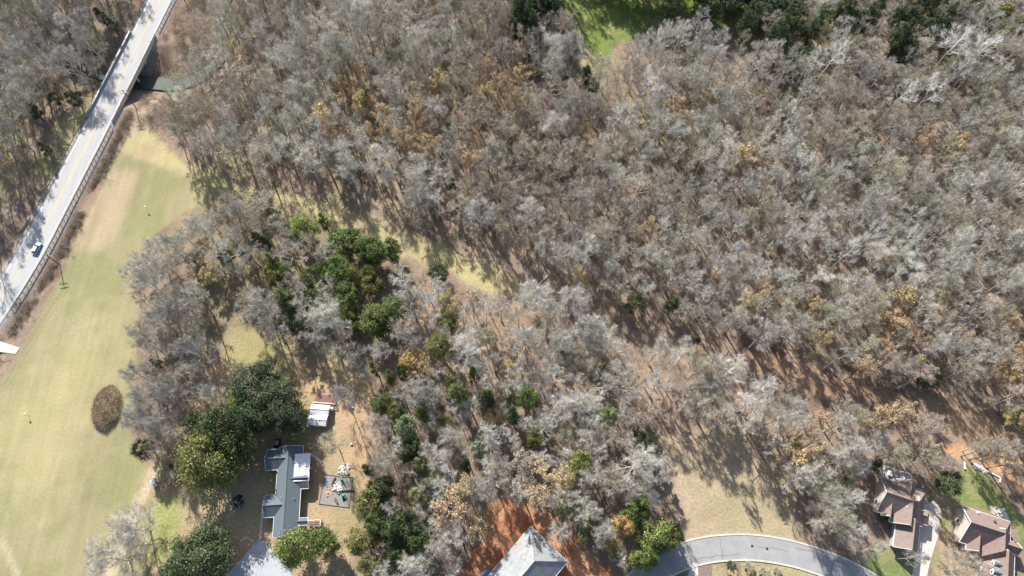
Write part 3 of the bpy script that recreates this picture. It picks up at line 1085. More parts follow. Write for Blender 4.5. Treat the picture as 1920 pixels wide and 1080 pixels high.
# --- yard odds and ends
x, y = Wp(291, 905)
gc = thing('utility_cart', 'small white utility cart parked beside the dirt track', 'cart', (x, y, hz(x, y)), math.radians(28))
MB().box((0, 0, 0.55), (1.15, 2.4, 0.35), taper=0.95).build('body', M_white, gc)
MB().box((0, -0.1, 1.75), (1.25, 1.5, 0.08), taper=0.92).build('canopy', M_white, gc)
MB().box((0, 0.95, 0.85), (1.0, 0.5, 0.3), taper=0.8).build('bonnet', M_white, gc)
MB().box((0, -0.2, 0.85), (1.0, 0.5, 0.25)).build('seat', M_dark, gc)
for sx in (-0.5, 0.5):
    for sy in (-0.75, 0.8):
        MB().tube([(sx - 0.1, sy, 0.28), (sx + 0.1, sy, 0.28)], 0.28, 10).build('wheel', M_tyre, gc)
        MB().box((sx, sy * 0.75 - 0.1, 1.2), (0.05, 0.05, 1.1)).build('post', M_steel, gc)


def pot(name, label, cat, px, py, r, h, m1, m2):
    x, y = Wp(px, py)
    t_ = thing(name, label, cat, (x, y, hz(x, y)))
    MB().lathe([(r * 0.7, 0), (r, h), (r * 0.85, h), (r * 0.8, h * 0.8)], sides=12).build('bowl', m1, t_)
    V, F = lumpy(px, r * 0.8, 0.5, 1)
    MB().add([(p[0], p[1], p[2] + h * 0.85) for p in V], F).build('filling', m2, t_)


pot('fire_bowl', 'dark round fire bowl near the top of the dirt track', 'fire bowl', 321, 874, 0.65, 0.5, M_rust, M_dark)
pot('planter', 'pale planter between the cart and the big evergreen, left one', 'planter', 309, 897, 0.4, 0.5, M_stone, M_mulch)
pot('planter', 'dark planter closest to the foot of the big evergreen', 'planter', 332, 901, 0.5, 0.7, M_terra, M_dark)
pot('planter', 'small pale planter below the other two near the cart', 'planter', 318, 907, 0.4, 0.35, M_clayp, M_stone)
pot('feed_tub', 'small white tub at the grove edge above the dirt track', 'tub', 297, 847, 0.35, 0.4, M_white, M_stone)
pot('stump_seat', 'orange stump right of the sheds on the clay path', 'stump', 659, 833, 0.4, 0.4, M_clayp, M_stone)
# brush pile in a ring of stones
x, y = Wp(446, 940)
fr = thing('burn_pile', 'dark burn pile with pale sticks inside a stone ring below the big evergreens', 'burn pile', (x, y, hz(x, y)))
V, F = lumpy(5, 1.6, 0.35)
MB().add(V, F).build('ash_heap', M_dark, fr)
rg = random.Random(3)
for q in range(22):
    a = rg.uniform(0, 6.28)
    d = rg.uniform(0, 1.6)
    b = rg.uniform(0, 3.14)
    cx, cy = d * math.cos(a), d * math.sin(a) - 0.4
    l = rg.uniform(0.5, 1.2)
    MB().tube([(cx - l * math.cos(b), cy - l * math.sin(b), 0.3), (cx + l * math.cos(b), cy + l * math.sin(b), 0.7)], 0.07, 4).build('stick', M_logw if q % 2 else M_pole, fr)
for q in range(20):
    a = q / 20 * 6.283
    V, F = lumpy(q, 0.25, 0.9, 1)
    MB().add([(p[0] + 2.3 * math.cos(a), p[1] + 2.3 * math.sin(a), p[2]) for p in V], F).build('stone', M_steel, fr)
x, y = Wp(521, 832)
tr = thing('covered_trailer', 'small black covered trailer behind the ranch house', 'trailer', (x, y, 0), math.radians(-6))
MB().box((0, 0, 0.75), (1.5, 2.6, 0.9), taper=0.9).build('box', M_dark, tr)
MB().box((0, 0.1, 1.24), (1.2, 1.2, 0.08)).build('lid', M_steel, tr)
MB().tube([(0, -1.3, 0.5), (0, -2.3, 0.45)], 0.06, 5).build('drawbar', M_steel, tr)
for sx in (-0.85, 0.85):
    MB().tube([(sx - 0.1, 0, 0.32), (sx + 0.1, 0, 0.32)], 0.32, 10).build('wheel', M_tyre, tr)
for q, (a, b) in enumerate(((277, 393), (55, 779))):
    x, y = Wp(a, b)
    t_ = thing('birdhouse_pole', 'white birdhouse on a pole, %s' % ('at the upper end of the hay field' if q == 0 else 'in the middle of the hay field'), 'birdhouse', (x, y, hz(x, y)), 0.4)
    t_.scale = (.7, .7, .62)
    MB().tube([(0, 0, -0.2), (0, 0, 2.6)], 0.06, 6).build('pole', M_steel, t_)
    MB().box((0, 0, 2.85), (0.7, 0.5, 0.5)).build('box', M_white, t_)
    roof_piece(t_, -0.45, 0.45, -0.35, 0.35, 3.1, 3.35, 'x', M_white, th=0.04, cap=False, fasc=None)
x, y = Wp(35, 561)
t_ = thing('marker_post', 'short pale marker post beside the right guardrail', 'marker post', (x, y, hz(x, y)))
MB().box((0, 0, 0.5), (0.12, 0.12, 1.2)).build('post', M_wood, t_)
MB().box((0, -0.08, 1.0), (0.6, 0.04, 0.6)).build('plate', M_terra, t_)

# --- unfinished house on the clay lot
cx, cy = 5.08, 15.25
HC = thing('new_house', 'new house with pale grey hipped roof on the red clay lot', 'house', (cx, cy, 0), math.radians(-42.6))
walls(HC, 0.6, 12.9, -21.4, -0.6, 2.75, None, None, M_wall1)
roof_piece(HC, 0.2, 13.3, -21.8, -0.2, 3.0, 7.9, 'y', M_roofC, 6.4, 6.0)
walls(HC, 9.0, 16.2, -15.4, -9.1, 2.7, None, None, M_wall1)
roof_piece(HC, 5.0, 16.6, -15.8, -8.7, 2.96, 5.9, 'x', M_roofC, 3.0, 3.4)
MB().box((0.15, -3.0, 3.0), (0.5, 0.9, 0.3)).build('gutter_end', M_white, HC)
for (vx, vy, vz) in ((4.3, -7.6, 6.2), (3.0, -4.4, 5.0)):
    MB().lathe([(0.1, -0.4), (0.1, 0.4), (0.2, 0.41), (0.2, 0.5)], (vx, vy, vz), 8).build('roof_vent', M_white, HC)
MB().box((9.4, -2.2, 4.6), (1.3, 0.18, 0.5), 0.6).build('roof_bracket', M_steel, HC)
window(HC, 6, -0.6, 1.6, 1.6, 1.3, 'n')
window(HC, 12.9, -4, 1.6, 1.3, 1.3, 'e')
window(HC, 12.9, -7, 1.6, 1.3, 1.3, 'e')
x, y = Wp(912, 1076)
tp = thing('tarp_stack', 'stack of building sheets under a blue edged tarp left of the new house', 'tarp stack', (x, y, 0), math.radians(40))
for q in range(4):
    MB().box((0, 0, 0.15 + q * 0.2), (2.6 - q * 0.1, 1.6, 0.18)).build('sheet', M_steel, tp)
MB().box((0, 0, 0.9), (2.7, 1.7, 0.1), taper=0.93).build('tarp', M_blue, tp)
MB().box((-1.1, 0, 0.97), (0.3, 1.5, 0.06)).build('tarp_edge', M_white, tp)

# --- tan roofed two storey house
HA = thing('brown_roof_house', 'house with steep tan brown roof and rear grey deck beside the pale drive', 'house', (99.2, 18.9, 0), math.radians(-19))
walls(HA, 0.4, 11.6, 0.3, 9.0, 3.3, 7.0, 'x', M_wall1, True, False)
roof_piece(HA, 0.0, 12.0, -0.1, 9.4, 3.5, 7.9, 'x', M_roofT, 0, 3.6)
walls(HA, 4.4, 8.4, 7.0, 9.9, 3.4, 6.2, 'y', M_wall1, False, True)
roof_piece(HA, 4.0, 8.8, 3.0, 10.3, 3.6, 7.2, 'y', M_roofT)
walls(HA, 4.0, 10.0, -1.3, 2.0, 3.3, 6.4, 'y', M_wall2, True, False)
roof_piece(HA, 3.6, 10.4, -1.7, 5.5, 3.45, 7.8, 'y', M_roofT, 0, 0)
walls(HA, 5.9, 11.3, -7.2, -1.0, 2.8, 5.6, 'y', M_wall2, True, False)
roof_piece(HA, 5.5, 11.7, -7.6, 0.4, 2.95, 6.6, 'y', M_roofT)
walls(HA, 11.0, 13.2, 1.0, 4.2, 3.2, None, None, M_wall1)
roof_piece(HA, 10.4, 13.5, 0.7, 4.5, 3.4, 4.9, 'x', M_roofT, 0, 1.2)
roof_piece(HA, 1.2, 3.8, -0.7, 3.6, 3.55, 6.0, 'y', M_roofT)
window(HA, 0.4, 3.0, 1.6, 1.0, 1.4, 'w')
for xx in (1.8, 3.0):
    window(HA, xx, 0.3, 1.6, 0.9, 1.4, 's')
window(HA, 5.0, -1.3, 1.7, 1.0, 1.4, 's')
window(HA, 8.6, -7.2, 1.5, 2.6, 2.2, 's', 'garage_door')
window(HA, 5.9, -4, 1.6, 1.0, 1.2, 'w')
MB().box((7.9, 5.6, 7.2), (0.8, 1.3, 2.2)).build('chimney', M_wall1, HA)
MB().lathe([(0.1, -0.3), (0.1, 0.4)], (10.6, 3.5, 6.0), 8).build('roof_vent', M_white, HA)
x, y = 107.4, 28.4
dA = thing('rear_deck', 'grey rear deck with white railings behind the tan roofed house', 'deck', (x, y, 0), math.radians(-19))
for q in range(20):
    MB().box((-3.6 + q * 0.38, 0, 1.2), (0.33, 3.4, 0.06)).build('board', M_gdeck, dA)
mb = MB()
for q in range(7):
    MB().box((-3.7 + q * 1.25, 1.7, 1.0), (0.12, 0.12, 2.4)).build('post', M_white, dA)
for sx in (-3.7, 3.8):
    for sy in (-1.6, 0):
        MB().box((sx, sy, 1.0), (0.12, 0.12, 2.4)).build('post', M_white, dA)
mb = MB().box((0.05, 1.7, 2.2), (7.7, 0.16, 0.08)).box((-3.7, 0, 2.2), (0.16, 3.3, 0.08)).box((3.8, 0, 2.2), (0.16, 3.3, 0.08))
mb.build('railing', M_white, dA)
mb = MB()
for q in range(30):
    mb.box((-3.6 + q * 0.25, 1.7, 1.7), (0.04, 0.04, 0.9))
mb.build('balusters', M_white, dA, kind='stuff')
for q, (a, b) in enumerate(((-1.8, 0.2), (1.6, -0.2))):
    ft = MB().box((a, b, 1.95), (1.3, 1.3, 0.06)).build('bench_top', M_white, dA)
    MB().box((a, b, 1.57), (0.2, 0.2, 0.68)).build('bench_leg', M_steel, dA)

# --- red brown roofed house with two dormers
HB = thing('dormer_house', 'large house with red brown roof and two white dormers over the garage', 'house', (119.6, 11.0, 0), math.radians(-18.5))
walls(HB, 0.4, 12.2, 0.4, 9.2, 3.4, 7.2, 'x', M_wall1, True, False)
roof_piece(HB, 0.0, 12.6, 0.0, 9.6, 3.6, 8.2, 'x', M_roofB, 0, 4.2)
walls(HB, 5.2, 12.4, -2.0, 3.0, 3.3, None, None, M_wall1)
roof_piece(HB, 4.8, 12.8, -2.4, 6.0, 3.5, 8.0, 'y', M_roofB, 2.8, 0)
walls(HB, 2.2, 5.0, -0.9, 1.0, 3.3, None, None, M_wall1)
roof_piece(HB, 1.8, 5.4, -1.3, 3.5, 3.45, 6.2, 'y', M_roofB)
walls(HB, 6.6, 14.0, -8.6, -1.0, 2.9, 6.2, 'y', M_wall1, True, False)
roof_piece(HB, 6.2, 14.4, -9.0, 1.0, 3.1, 7.3, 'y', M_roofB)
roof_piece(HB, 11.4, 15.0, 1.4, 4.6, 3.4, 5.2, 'x', M_roofB)
walls(HB, 12.0, 14.6, 1.8, 4.2, 3.3, None, None, M_wall1)
for yy in (-3.2, -5.3):
    d_ = MB().box((8.5, yy, 5.0), (1.8, 1.3, 1.8)).build('dormer', M_white, HB)
    roof_piece(d_, 7.4, 10.1, yy - 0.8, yy + 0.8, 5.9, 6.6, 'x', M_roofR, name='dormer_roof', cap=False, th=0.1, fasc=M_white)
    window(d_, 7.6, yy, 5.2, 0.7, 0.9, 'w', 'dormer_window')
for (a, b, c) in ((3.6, 9.0, 0), (7.2, 7.8, 0), (8.4, 6.6, 0), (11.6, 7.6, 0)):
    MB().box((a, b, 6.1 if b < 8 else 4.5), (0.5, 0.5, 0.9)).build('roof_vent', M_white if a in (3.6,) else M_roofB, HB)
window(HB, 0.4, 6.0, 1.4, 1.0, 1.4, 'w')
for xx in (6.6, 9.6):
    window(HB, xx, -2.0, 1.8, 1.2, 1.4, 's')
for yy in (-3.0, -6.4):
    window(HB, 6.6, yy, 1.6, 1.0, 1.3, 'w')
window(HB, 10.3, -8.6, 1.6, 2.8, 2.2, 's', 'garage_door')
pB = thing('patio_set', 'white patio furniture behind the red brown roofed house', 'patio set', (*Wp(1872, 958), 0), 0.3)
MB().lathe([(0.06, 0), (0.06, 0.7), (0.7, 0.72), (0.7, 0.78)], sides=14).build('table', M_white, pB)
for q in range(4):
    a = q * 1.571
    cb = MB().box((1.1 * math.cos(a), 1.1 * math.sin(a), 0.42), (0.55, 0.55, 0.08), a).box((1.36 * math.cos(a), 1.36 * math.sin(a), 0.75), (0.06, 0.55, 0.6), a)
    for (u, v_) in ((-.22, -.22), (.22, -.22), (-.22, .22), (.22, .22)):
        cb.box((1.1 * math.cos(a) + u, 1.1 * math.sin(a) + v_, 0.2), (0.05, 0.05, 0.4))
    cb.build('seat', M_white, pB)
pad('patio', [(1855, 948), (1872, 950), (1905, 975), (1914, 990), (1912, 1015), (1905, 1015), (1904, 990), (1880, 972), (1858, 962)], 0.10, M_conc, 'curved pale patio path behind the red brown roofed house')
# garden edging on the terrace
gw = thing('retaining_wall', 'low curved pale stone wall edging the lawn below the orange terrace', 'wall', (*Wp(1850, 882), 0))
o0 = np.array(Wp(1850, 882))
WL = resample(smooth_line(poly_w([(1818, 866), (1835, 876), (1850, 884), (1868, 893), (1874, 897), (1872, 908)]), 8), 0.62)
for q in range(len(WL) - 1):
    a, b = WL[q] - o0, WL[q + 1] - o0
    mm = (a + b) / 2
    MB().box((mm[0], mm[1], 0.2 + 0.03 * (q % 3)), (0.56, 0.35, 0.7), math.atan2(b[1] - a[1], b[0] - a[0])).build('stone', M_stone, gw)
for q, (a, b, r) in enumerate(((1829, 875, 0.9), (1835, 878, 0.8), (1841, 881, 0.7), (1846, 885, 0.75))):
    x, y = Wp(a, b)
    t_ = thing('boulder', '%s of the white boulders along the terrace edge' % ('leftmost', 'second from left', 'third from left', 'rightmost')[q], 'boulder', (x, y, 0.1), q, group='white boulders on the terrace')
    V, F = lumpy(a, r, 0.9, 2, 0.15)
    MB().add(V, F).build('rock', M_stone, t_)
    V, F = lumpy(a + 3, r * 0.4, 0.7, 1, 0.2)
    MB().add([(p[0] + r, p[1] - 0.4, p[2]) for p in V], F).build('chip', M_stone, t_)
x, y = Wp(1807, 873)
bn = thing('garden_bench', 'long cream bench at the upper left corner of the green lawn', 'bench', (x, y, 0), math.radians(80))
for q in range(3):
    MB().box((0, -0.2 + q * 0.2, 0.5), (2.2, 0.18, 0.06)).build('slat', M_stone, bn)
for sx in (-0.9, 0.9):
    MB().box((sx, 0, 0.23), (0.12, 0.5, 0.48)).build('leg', M_stone, bn)
# letter box, south bed
x, y = Wp(1395, 1051)
t_ = thing('mailbox', 'white mailbox on a post at the kerb of the curving street', 'mailbox', (x, y, 0), 0.1)
MB().box((0, 0, 0.6), (0.14, 0.14, 1.3)).build('post', M_white, t_)
MB().box((0, 0.1, 1.35), (0.35, 0.7, 0.35)).build('box', M_white, t_)

# ------------------------------------------------------------------ vehicle on the road
x, y = Wp(71, 467)
i0 = int(np.argmin(np.hypot(RD[:, 0] - x, RD[:, 1] - y)))
Td = RD[i0 - 1] - RD[i0 + 1]
car = thing('car', 'pale blue hatchback driving on the road beside the guardrail', 'car', (x, y, 0.07), math.atan2(Td[1], Td[0]))
prof = [(-2.2, 0.35), (-2.25, 0.75), (-2.1, 0.98), (-1.0, 1.02), (1.0, 0.98), (2.05, 0.8), (2.2, 0.6), (2.2, 0.35)]
V = []
for sy, ins in ((-0.9, 1), (0.9, 1)):
    V += [(a, sy * (0.92 if b > 0.9 else 1.0), b) for a, b in prof]
n = len(prof)
F = [tuple(range(n)), tuple(range(2 * n - 1, n - 1, -1))] + [(q, q + n, (q + 1) % n + n, (q + 1) % n) for q in range(n)]
MB().add(V, F).build('body', M_carw, car)
MB().add([(-1.95, -.74, 1.0), (0.95, -.78, 0.99), (0.95, .78, 0.99), (-1.95, .74, 1.0), (-1.5, -.58, 1.46), (0.15, -.6, 1.48), (0.15, .6, 1.48), (-1.5, .58, 1.46)],
         [(0, 1, 5, 4), (1, 2, 6, 5), (2, 3, 7, 6), (3, 0, 4, 7), (4, 5, 6, 7)]).build('cabin_glass', M_glass, car)
car.scale = (.92, .92, .92)
MB().box((-0.68, 0, 1.5), (1.9, 1.3, 0.07), taper=0.95).build('roof_panel', M_white, car)
for sx in (-1.35, 1.4):
    for sy in (-0.84, 0.84):
        wh = MB().tube([(sx, sy - 0.12, 0.32), (sx, sy + 0.12, 0.32)], 0.33, 14).build('wheel', M_tyre, car)
        MB().lathe([(0.2, 0)], sides=10) if False else None
        MB().tube([(sx, sy - 0.125, 0.32), (sx, sy + 0.125, 0.32)], 0.2, 10).build('rim', M_rim, wh)
for sy in (-0.65, 0.65):
    MB().box((2.16, sy, 0.68), (0.12, 0.35, 0.14)).build('headlight', M_white, car)
    MB().box((-2.2, sy, 0.8), (0.1, 0.3, 0.16)).build('tail_light', M_terra, car)

# ------------------------------------------------------------------ power line along the road
poles = []
for (a, b, hh, lb) in ((112, 496, 7.6, 'wooden utility pole with crossarms beside the guardrail near the car'), (256, 203, 9.0, 'wooden utility pole with crossarms beside the creek bridge'), (352, 12, 8.4, 'wooden utility pole with crossarms at the top edge beyond the bridge'), (-40, 735, 8.0, 'wooden utility pole below the gravel field entrance')):
    x, y = Wp(a, b, -1 if a == 256 else 0)
    z = hz(x, y)
    p = thing('utility_pole', lb, 'utility pole', (x, y, z), math.radians(10), group='utility poles along the road')
    hh = hh - z * 0.6
    MB().tube([(0, 0, -0.5), (0, 0, hh * 0.5), (0, 0, hh)], [0.17, 0.15, 0.12], 8).build('pole', M_pole, p)
    for dz in (0.35, 1.6):
        ar = MB().box((0, 0.12, hh - dz), (2.5, 0.14, 0.16)).build('crossarm', M_logw, p)
        for sx in (-1.15, -0.45, 0.45, 1.15):
            MB().lathe([(0.05, 0), (0.09, 0.1), (0.05, 0.22)], (sx, 0.12, hh - dz + 0.08), 6).build('insulator', M_stone, ar)
    poles.append((x, y, z + hh, math.radians(10)))
poles = [poles[2], poles[1], poles[0], poles[3]]
top = poles[0]
ext = (top[0] + (poles[0][0] - poles[1][0]), top[1] + (poles[0][1] - poles[1][1]), top[2], top[3])
poles = [ext] + poles
for lvl, (dz, offs) in enumerate(((0.1, (-1.15, -0.45, 1.15)), (1.35, (-1.15, 1.15)))):
    for of in offs:
        mb = MB()
        for q in range(len(poles) - 1):
            A, B = poles[q], poles[q + 1]
            pts = []
            for s_ in np.linspace(0, 1, 13):
                pts.append((A[0] + (B[0] - A[0]) * s_ + of * math.cos(A[3]), A[1] + (B[1] - A[1]) * s_ + of * math.sin(A[3]), A[2] + (B[2] - A[2]) * s_ - dz - 1.6 * 4 * s_ * (1 - s_) * 0.5))
            mb.tube(pts, 0.032, 4)
        o = mb.build('power_line', M_wire, None)
        o['label'] = '%s of the %s overhead cables along the road' % ({-1.15: 'leftmost', -0.45: 'middle', 1.15: 'rightmost'}[of], ('upper', 'lower')[lvl])
        o['category'] = 'cable'
        o['group'] = 'overhead cables'

# ------------------------------------------------------------------ trees: shapes
def unit(v):
    return v / (np.linalg.norm(v, axis=-1, keepdims=True) + 1e-9)


def blades(P, D, L, Wd, rg):
    """thin pointed twigs: one triangle each"""
    side = unit(np.cross(D, unit(rg.normal(size=D.shape))))
    a = P - side * Wd[:, None] / 2
    b = P + side * Wd[:, None] / 2
    c = P + D * L[:, None]
    V = np.stack([a, b, c], 1).reshape(-1, 3)
    return V, np.arange(len(V)).reshape(-1, 3)


def cards(P, Nn, size, rg):
    """leaf-cluster faces: one small quad each"""
    u = unit(np.cross(Nn, unit(rg.normal(size=Nn.shape))))
    v = np.cross(Nn, u)
    s = size[:, None] / 2
    asp = (0.6 + 0.5 * rg.rand(len(P)))[:, None]
    V = np.stack([P - u * s - v * s * asp * .3, P + v * s * asp, P + u * s + v * s * asp * .2, P - v * s * asp], 1).reshape(-1, 3)
    return V, np.arange(len(V)).reshape(-1, 4)


def skeleton(seed, h, R, cb, n1=9, n2=7, n3=7, spread=1.0, wob=0.12, lean=0.03, fan=0.95, thick=1.0):
    """trunk + three orders of limbs: arrays of start points, directions, lengths, radii"""
    rg = np.random.RandomState(seed)
    tr = 0.011 * h + 0.03
    k = 7
    s = np.linspace(0, 1, k)
    tp = np.zeros((k, 3))
    dr = rg.normal(size=2) * lean * h
    tp[:, 0] = dr[0] * s ** 1.5 + rg.normal(size=k) * 0.01 * h * s
    tp[:, 1] = dr[1] * s ** 1.5 + rg.normal(size=k) * 0.01 * h * s
    tp[:, 2] = s * h * 0.93
    trad = tr * (1 - 0.85 * s) + 0.02
    trad[0] *= 1.35
    limbs = []
    for i in range(n1):
        t = (i + 0.5) / n1
        f = cb + (0.90 - cb) * t ** 0.85
        st = np.array([np.interp(f, s, tp[:, q]) for q in range(3)])
        az = i * 2.4 + rg.uniform(-.5, .5) + seed
        el = math.radians(16 + 50 * t + rg.uniform(-8, 10))
        ln = R * (1.08 - 0.38 * t) * rg.uniform(0.8, 1.15) * spread / max(0.55, math.cos(el) ** 0.55)
        ln = min(ln, (h * 1.03 - st[2]) / max(0.25, math.sin(el)))
        d = np.array([math.cos(az) * math.cos(el), math.sin(az) * math.cos(el), math.sin(el)])
        pts = [st]
        for q in range(4):
            d = unit(d + rg.normal(size=3) * wob + np.array((0, 0, 0.07)))
            pts.append(pts[-1] + d * ln / 4)
        r0 = tr * (0.55 - 0.2 * t) * rg.uniform(.85, 1.15) * thick
        limbs.append((np.array(pts), r0 * np.array([1, .8, .6, .4, .2]), ln))
    s2, d2, l2, r2 = [], [], [], []
    for pts, rad, ln in limbs:
        for j in range(n2):
            f = 0.22 + 0.78 * (j + rg.rand() * .8) / n2
            p = np.array([np.interp(f * 4, range(5), pts[:, q]) for q in range(3)])
            seg = unit(pts[min(4, int(f * 4) + 1)] - pts[min(3, int(f * 4))])
            rv = unit(rg.normal(size=3))
            d = unit(seg * fan + rv * 0.75 + np.array((0, 0, 0.16)))
            s2.append(p)
            d2.append(d)
            l2.append(ln * (0.52 - 0.2 * f) * rg.uniform(.7, 1.25))
            r2.append(np.interp(f * 4, range(5), rad) * 0.62)
    s2, d2, l2, r2 = map(np.array, (s2, d2, l2, r2))
    m = len(s2)
    f = 0.18 + 0.82 * rg.rand(m, n3)
    s3 = (s2[:, None] + d2[:, None] * (l2[:, None] * f)[..., None]).reshape(-1, 3)
    d3 = unit((d2[:, None] * fan + unit(rg.normal(size=(m, n3, 3))) * 0.75 + np.array((0, 0, 0.12)))).reshape(-1, 3)
    l3 = (l2[:, None] * (0.72 - 0.22 * f) * rg.uniform(.6, 1.25, size=(m, n3))).reshape(-1)
    return rg, tp, trad, limbs, (s2, d2, l2, r2), (s3, d3, l3)


def wood_mesh(sk, sides=(6, 4, 3), third=0.09, lod=False):
    rg, tp, trad, limbs, (s2, d2, l2, r2), (s3, d3, l3) = sk
    Vs, Fs = [], []
    n = 0
    if lod:
        V, F = tube(tp[[0, 3, 6]], trad[[0, 3, 6]], 4)
    else:
        V, F = tube(tp, trad, sides[0])
    Vs.append(V)
    Fs.append(F)
    n += len(V)
    for pts, rad, ln in limbs:
        if lod:
            V, F = tube(pts[[0, 2, 4]], rad[[0, 2, 4]], 3)
        else:
            V, F = tube(pts, rad, sides[1])
        Vs.append(V)
        Fs.append(F + n)
        n += len(V)
    Q = [np.concatenate(Vs), np.concatenate(Fs)]
    # second order as three-sided spikes
    u, v = perp(d2)
    ring = [s2 + (u * math.cos(a) + v * math.sin(a)) * np.maximum(r2, .035)[:, None] for a in (0, 2.09, 4.19)]
    tip = s2 + d2 * l2[:, None]
    V = np.stack(ring + [tip], 1).reshape(-1, 3)
    b = np.arange(len(s2))[:, None] * 4
    F2 = np.concatenate([b + np.array([[0, 1, 3]]), b + np.array([[1, 2, 3]]), b + np.array([[2, 0, 3]])])
    tri = [V, F2]
    V3, F3 = blades(s3, d3, l3, np.full(len(s3), third), rg)
    tri = [np.concatenate([tri[0], V3]), np.concatenate([tri[1], F3 + len(V)])]
    return Q, tri


def to_tris(Q, tri):
    V = np.concatenate([Q[0], tri[0]])
    F = np.concatenate([Q[1][:, [0, 1, 2]], Q[1][:, [0, 2, 3]], tri[1] + len(Q[0])])
    return V, F


def twigs(sk, n4=9, wid=0.035, ln=0.75):
    rg, s3, d3, l3 = sk[0], *sk[5]
    m = len(s3)
    f = 0.15 + 0.85 * rg.rand(m, n4)
    P = (s3[:, None] + d3[:, None] * (l3[:, None] * f)[..., None]).reshape(-1, 3)
    D = unit(d3[:, None] * 0.95 + unit(rg.normal(size=(m, n4, 3))) * 0.75 + np.array((0, 0, 0.15))).reshape(-1, 3)
    L = ln * rg.uniform(.5, 1.4, size=len(P))
    return blades(P, D, L, np.full(len(P), wid), rg)


def dome(V, R, h, cb, seed, amount=1.0):
    """twigs stop at the rounded outline of the crown"""
    c = np.array((0, 0, h * (0.5 + cb * 0.5)))
    q = (V - c) / np.array((R * 1.14, R * 1.14, h * (1 - cb) * 0.53))
    rho = np.linalg.norm(q, axis=1)
    az = np.arctan2(q[:, 1], q[:, 0])
    lim = 1 + 0.10 * np.sin(3 * az + seed) + 0.07 * np.sin(5 * az + 2 * seed) + 0.08 * np.sin(9 * az + 7 * q[:, 2])
    k = np.where((rho > lim) & (V[:, 2] > h * cb), lim / np.maximum(rho, 1e-3), 1.0)
    k = 1 - amount * (1 - k)
    return c + (V - c) * k[:, None]


def make_bare(seed, h, R, cb, wid=0.028, tw=11, **kw):
    sk = skeleton(seed, h, R, cb, **kw)
    V, F = to_tris(*wood_mesh(sk, third=wid * 2.4))
    V2, F2 = twigs(sk, tw, wid * 1.25, 1.25)
    am = 0.6 if seed % 3 else 0.3
    return mesh('trunk', dome(V, R, h, cb, seed, am * .4), F, M_bark), mesh('crown', dome(V2, R, h, cb, seed, am), F2, M_twig)


def make_bare_lod(seed, h, R, cb, wid=0.05, **kw):
    sk = skeleton(seed, h, R, cb, n1=8, n2=6, n3=5, **kw)
    V, F = to_tris(*wood_mesh(sk, lod=True, third=wid * 1.4))
    V2, F2 = twigs(sk, 6, wid * 1.2, 1.3)
    V, V2 = dome(V, R, h, cb, seed, .3), dome(V2, R, h, cb, seed, .5)
    return np.concatenate([V, V2]), np.concatenate([F, F2 + len(V)])


def make_dry(seed, h, R, cb, leaves=7, size=0.30, **kw):
    sk = skeleton(seed, h, R, cb, **kw)
    V, F = to_tris(*wood_mesh(sk))
    rg, s3, d3, l3 = sk[0], *sk[5]
    m = len(s3)
    f = 0.25 + 0.75 * rg.rand(m, leaves)
    P = (s3[:, None] + d3[:, None] * (l3[:, None] * f)[..., None]).reshape(-1, 3) + rg.normal(size=(m * leaves, 3)) * 0.22
    N_ = unit(rg.normal(size=P.shape) + np.array((0, 0, .5)))
    return mesh('trunk', V, F, M_bark), mesh('crown', *cards(P, N_, size * rg.uniform(.6, 1.4, len(P)), rg), M_leafT)


def make_green(seed, h, R, cb, lobes=34, per=110, size=0.36, cone=0.0):
    per = int(per * 1.7)
    size *= 0.74
    """evergreen: leaf clumps gathered round limb ends, gaps between them"""
    rg = np.random.RandomState(seed)
    zc = h * (1 + cb) / 2
    hh = h * (1 - cb) / 2
    th = rg.rand(lobes) * 6.283
    zz = rg.uniform(-0.75, 1.0, lobes)
    rr = np.sqrt(np.maximum(0, 1 - zz ** 2)) * rg.uniform(.55, 1.0, lobes)
    wide = 1 - cone * (zz + 1) / 2
    LC = np.stack([R * rr * wide * np.cos(th), R * rr * wide * np.sin(th), zc + hh * zz * 0.86], 1)
    LR = R * rg.uniform(0.22, 0.42, lobes) * (1 - 0.45 * cone * (zz + 1) / 2)
    d = unit(rg.normal(size=(lobes, per, 3)) + np.array((0, 0, .35)))
    rad = LR[:, None, None] * (rg.rand(lobes, per, 1) ** 0.45) * (1 + 0.25 * rg.normal(size=(lobes, per, 1)))
    P = LC[:, None] + d * rad * np.array((1, 1, 0.75))
    N_ = unit(d + rg.normal(size=d.shape) * 0.55)
    P = P.reshape(-1, 3)
    N_ = N_.reshape(-1, 3)
    V2, F2 = cards(P, N_, size * rg.uniform(.6, 1.4, len(P)), rg)
    # trunk and limbs to the clumps
    tr = 0.014 * h + 0.04
    Vs, Fs = [], []
    V, F = tube(np.array([(0, 0, 0), (0.03 * h * rg.normal(), 0.02 * h, h * 0.45), (0, 0, h * 0.9)]), np.array([tr * 1.3, tr, tr * .25]), 7)
    Vs.append(V)
    Fs.append(F)
    n = len(V)
    for c in LC:
        z0 = max(cb * h * 0.7, c[2] - R * 0.7)
        z0 = min(z0, h * 0.85)
        A = np.array((0, 0, z0))
        V, F = tube(np.array([A, (A + c) / 2 + np.array((0, 0, .15)), c]), np.array([tr * .4, tr * .25, tr * .1]), 4)
        Vs.append(V)
        Fs.append(F + n)
        n += len(V)
    return mesh('trunk', np.concatenate(Vs), np.concatenate(Fs), M_bark), mesh('crown', V2, F2, M_leafG)


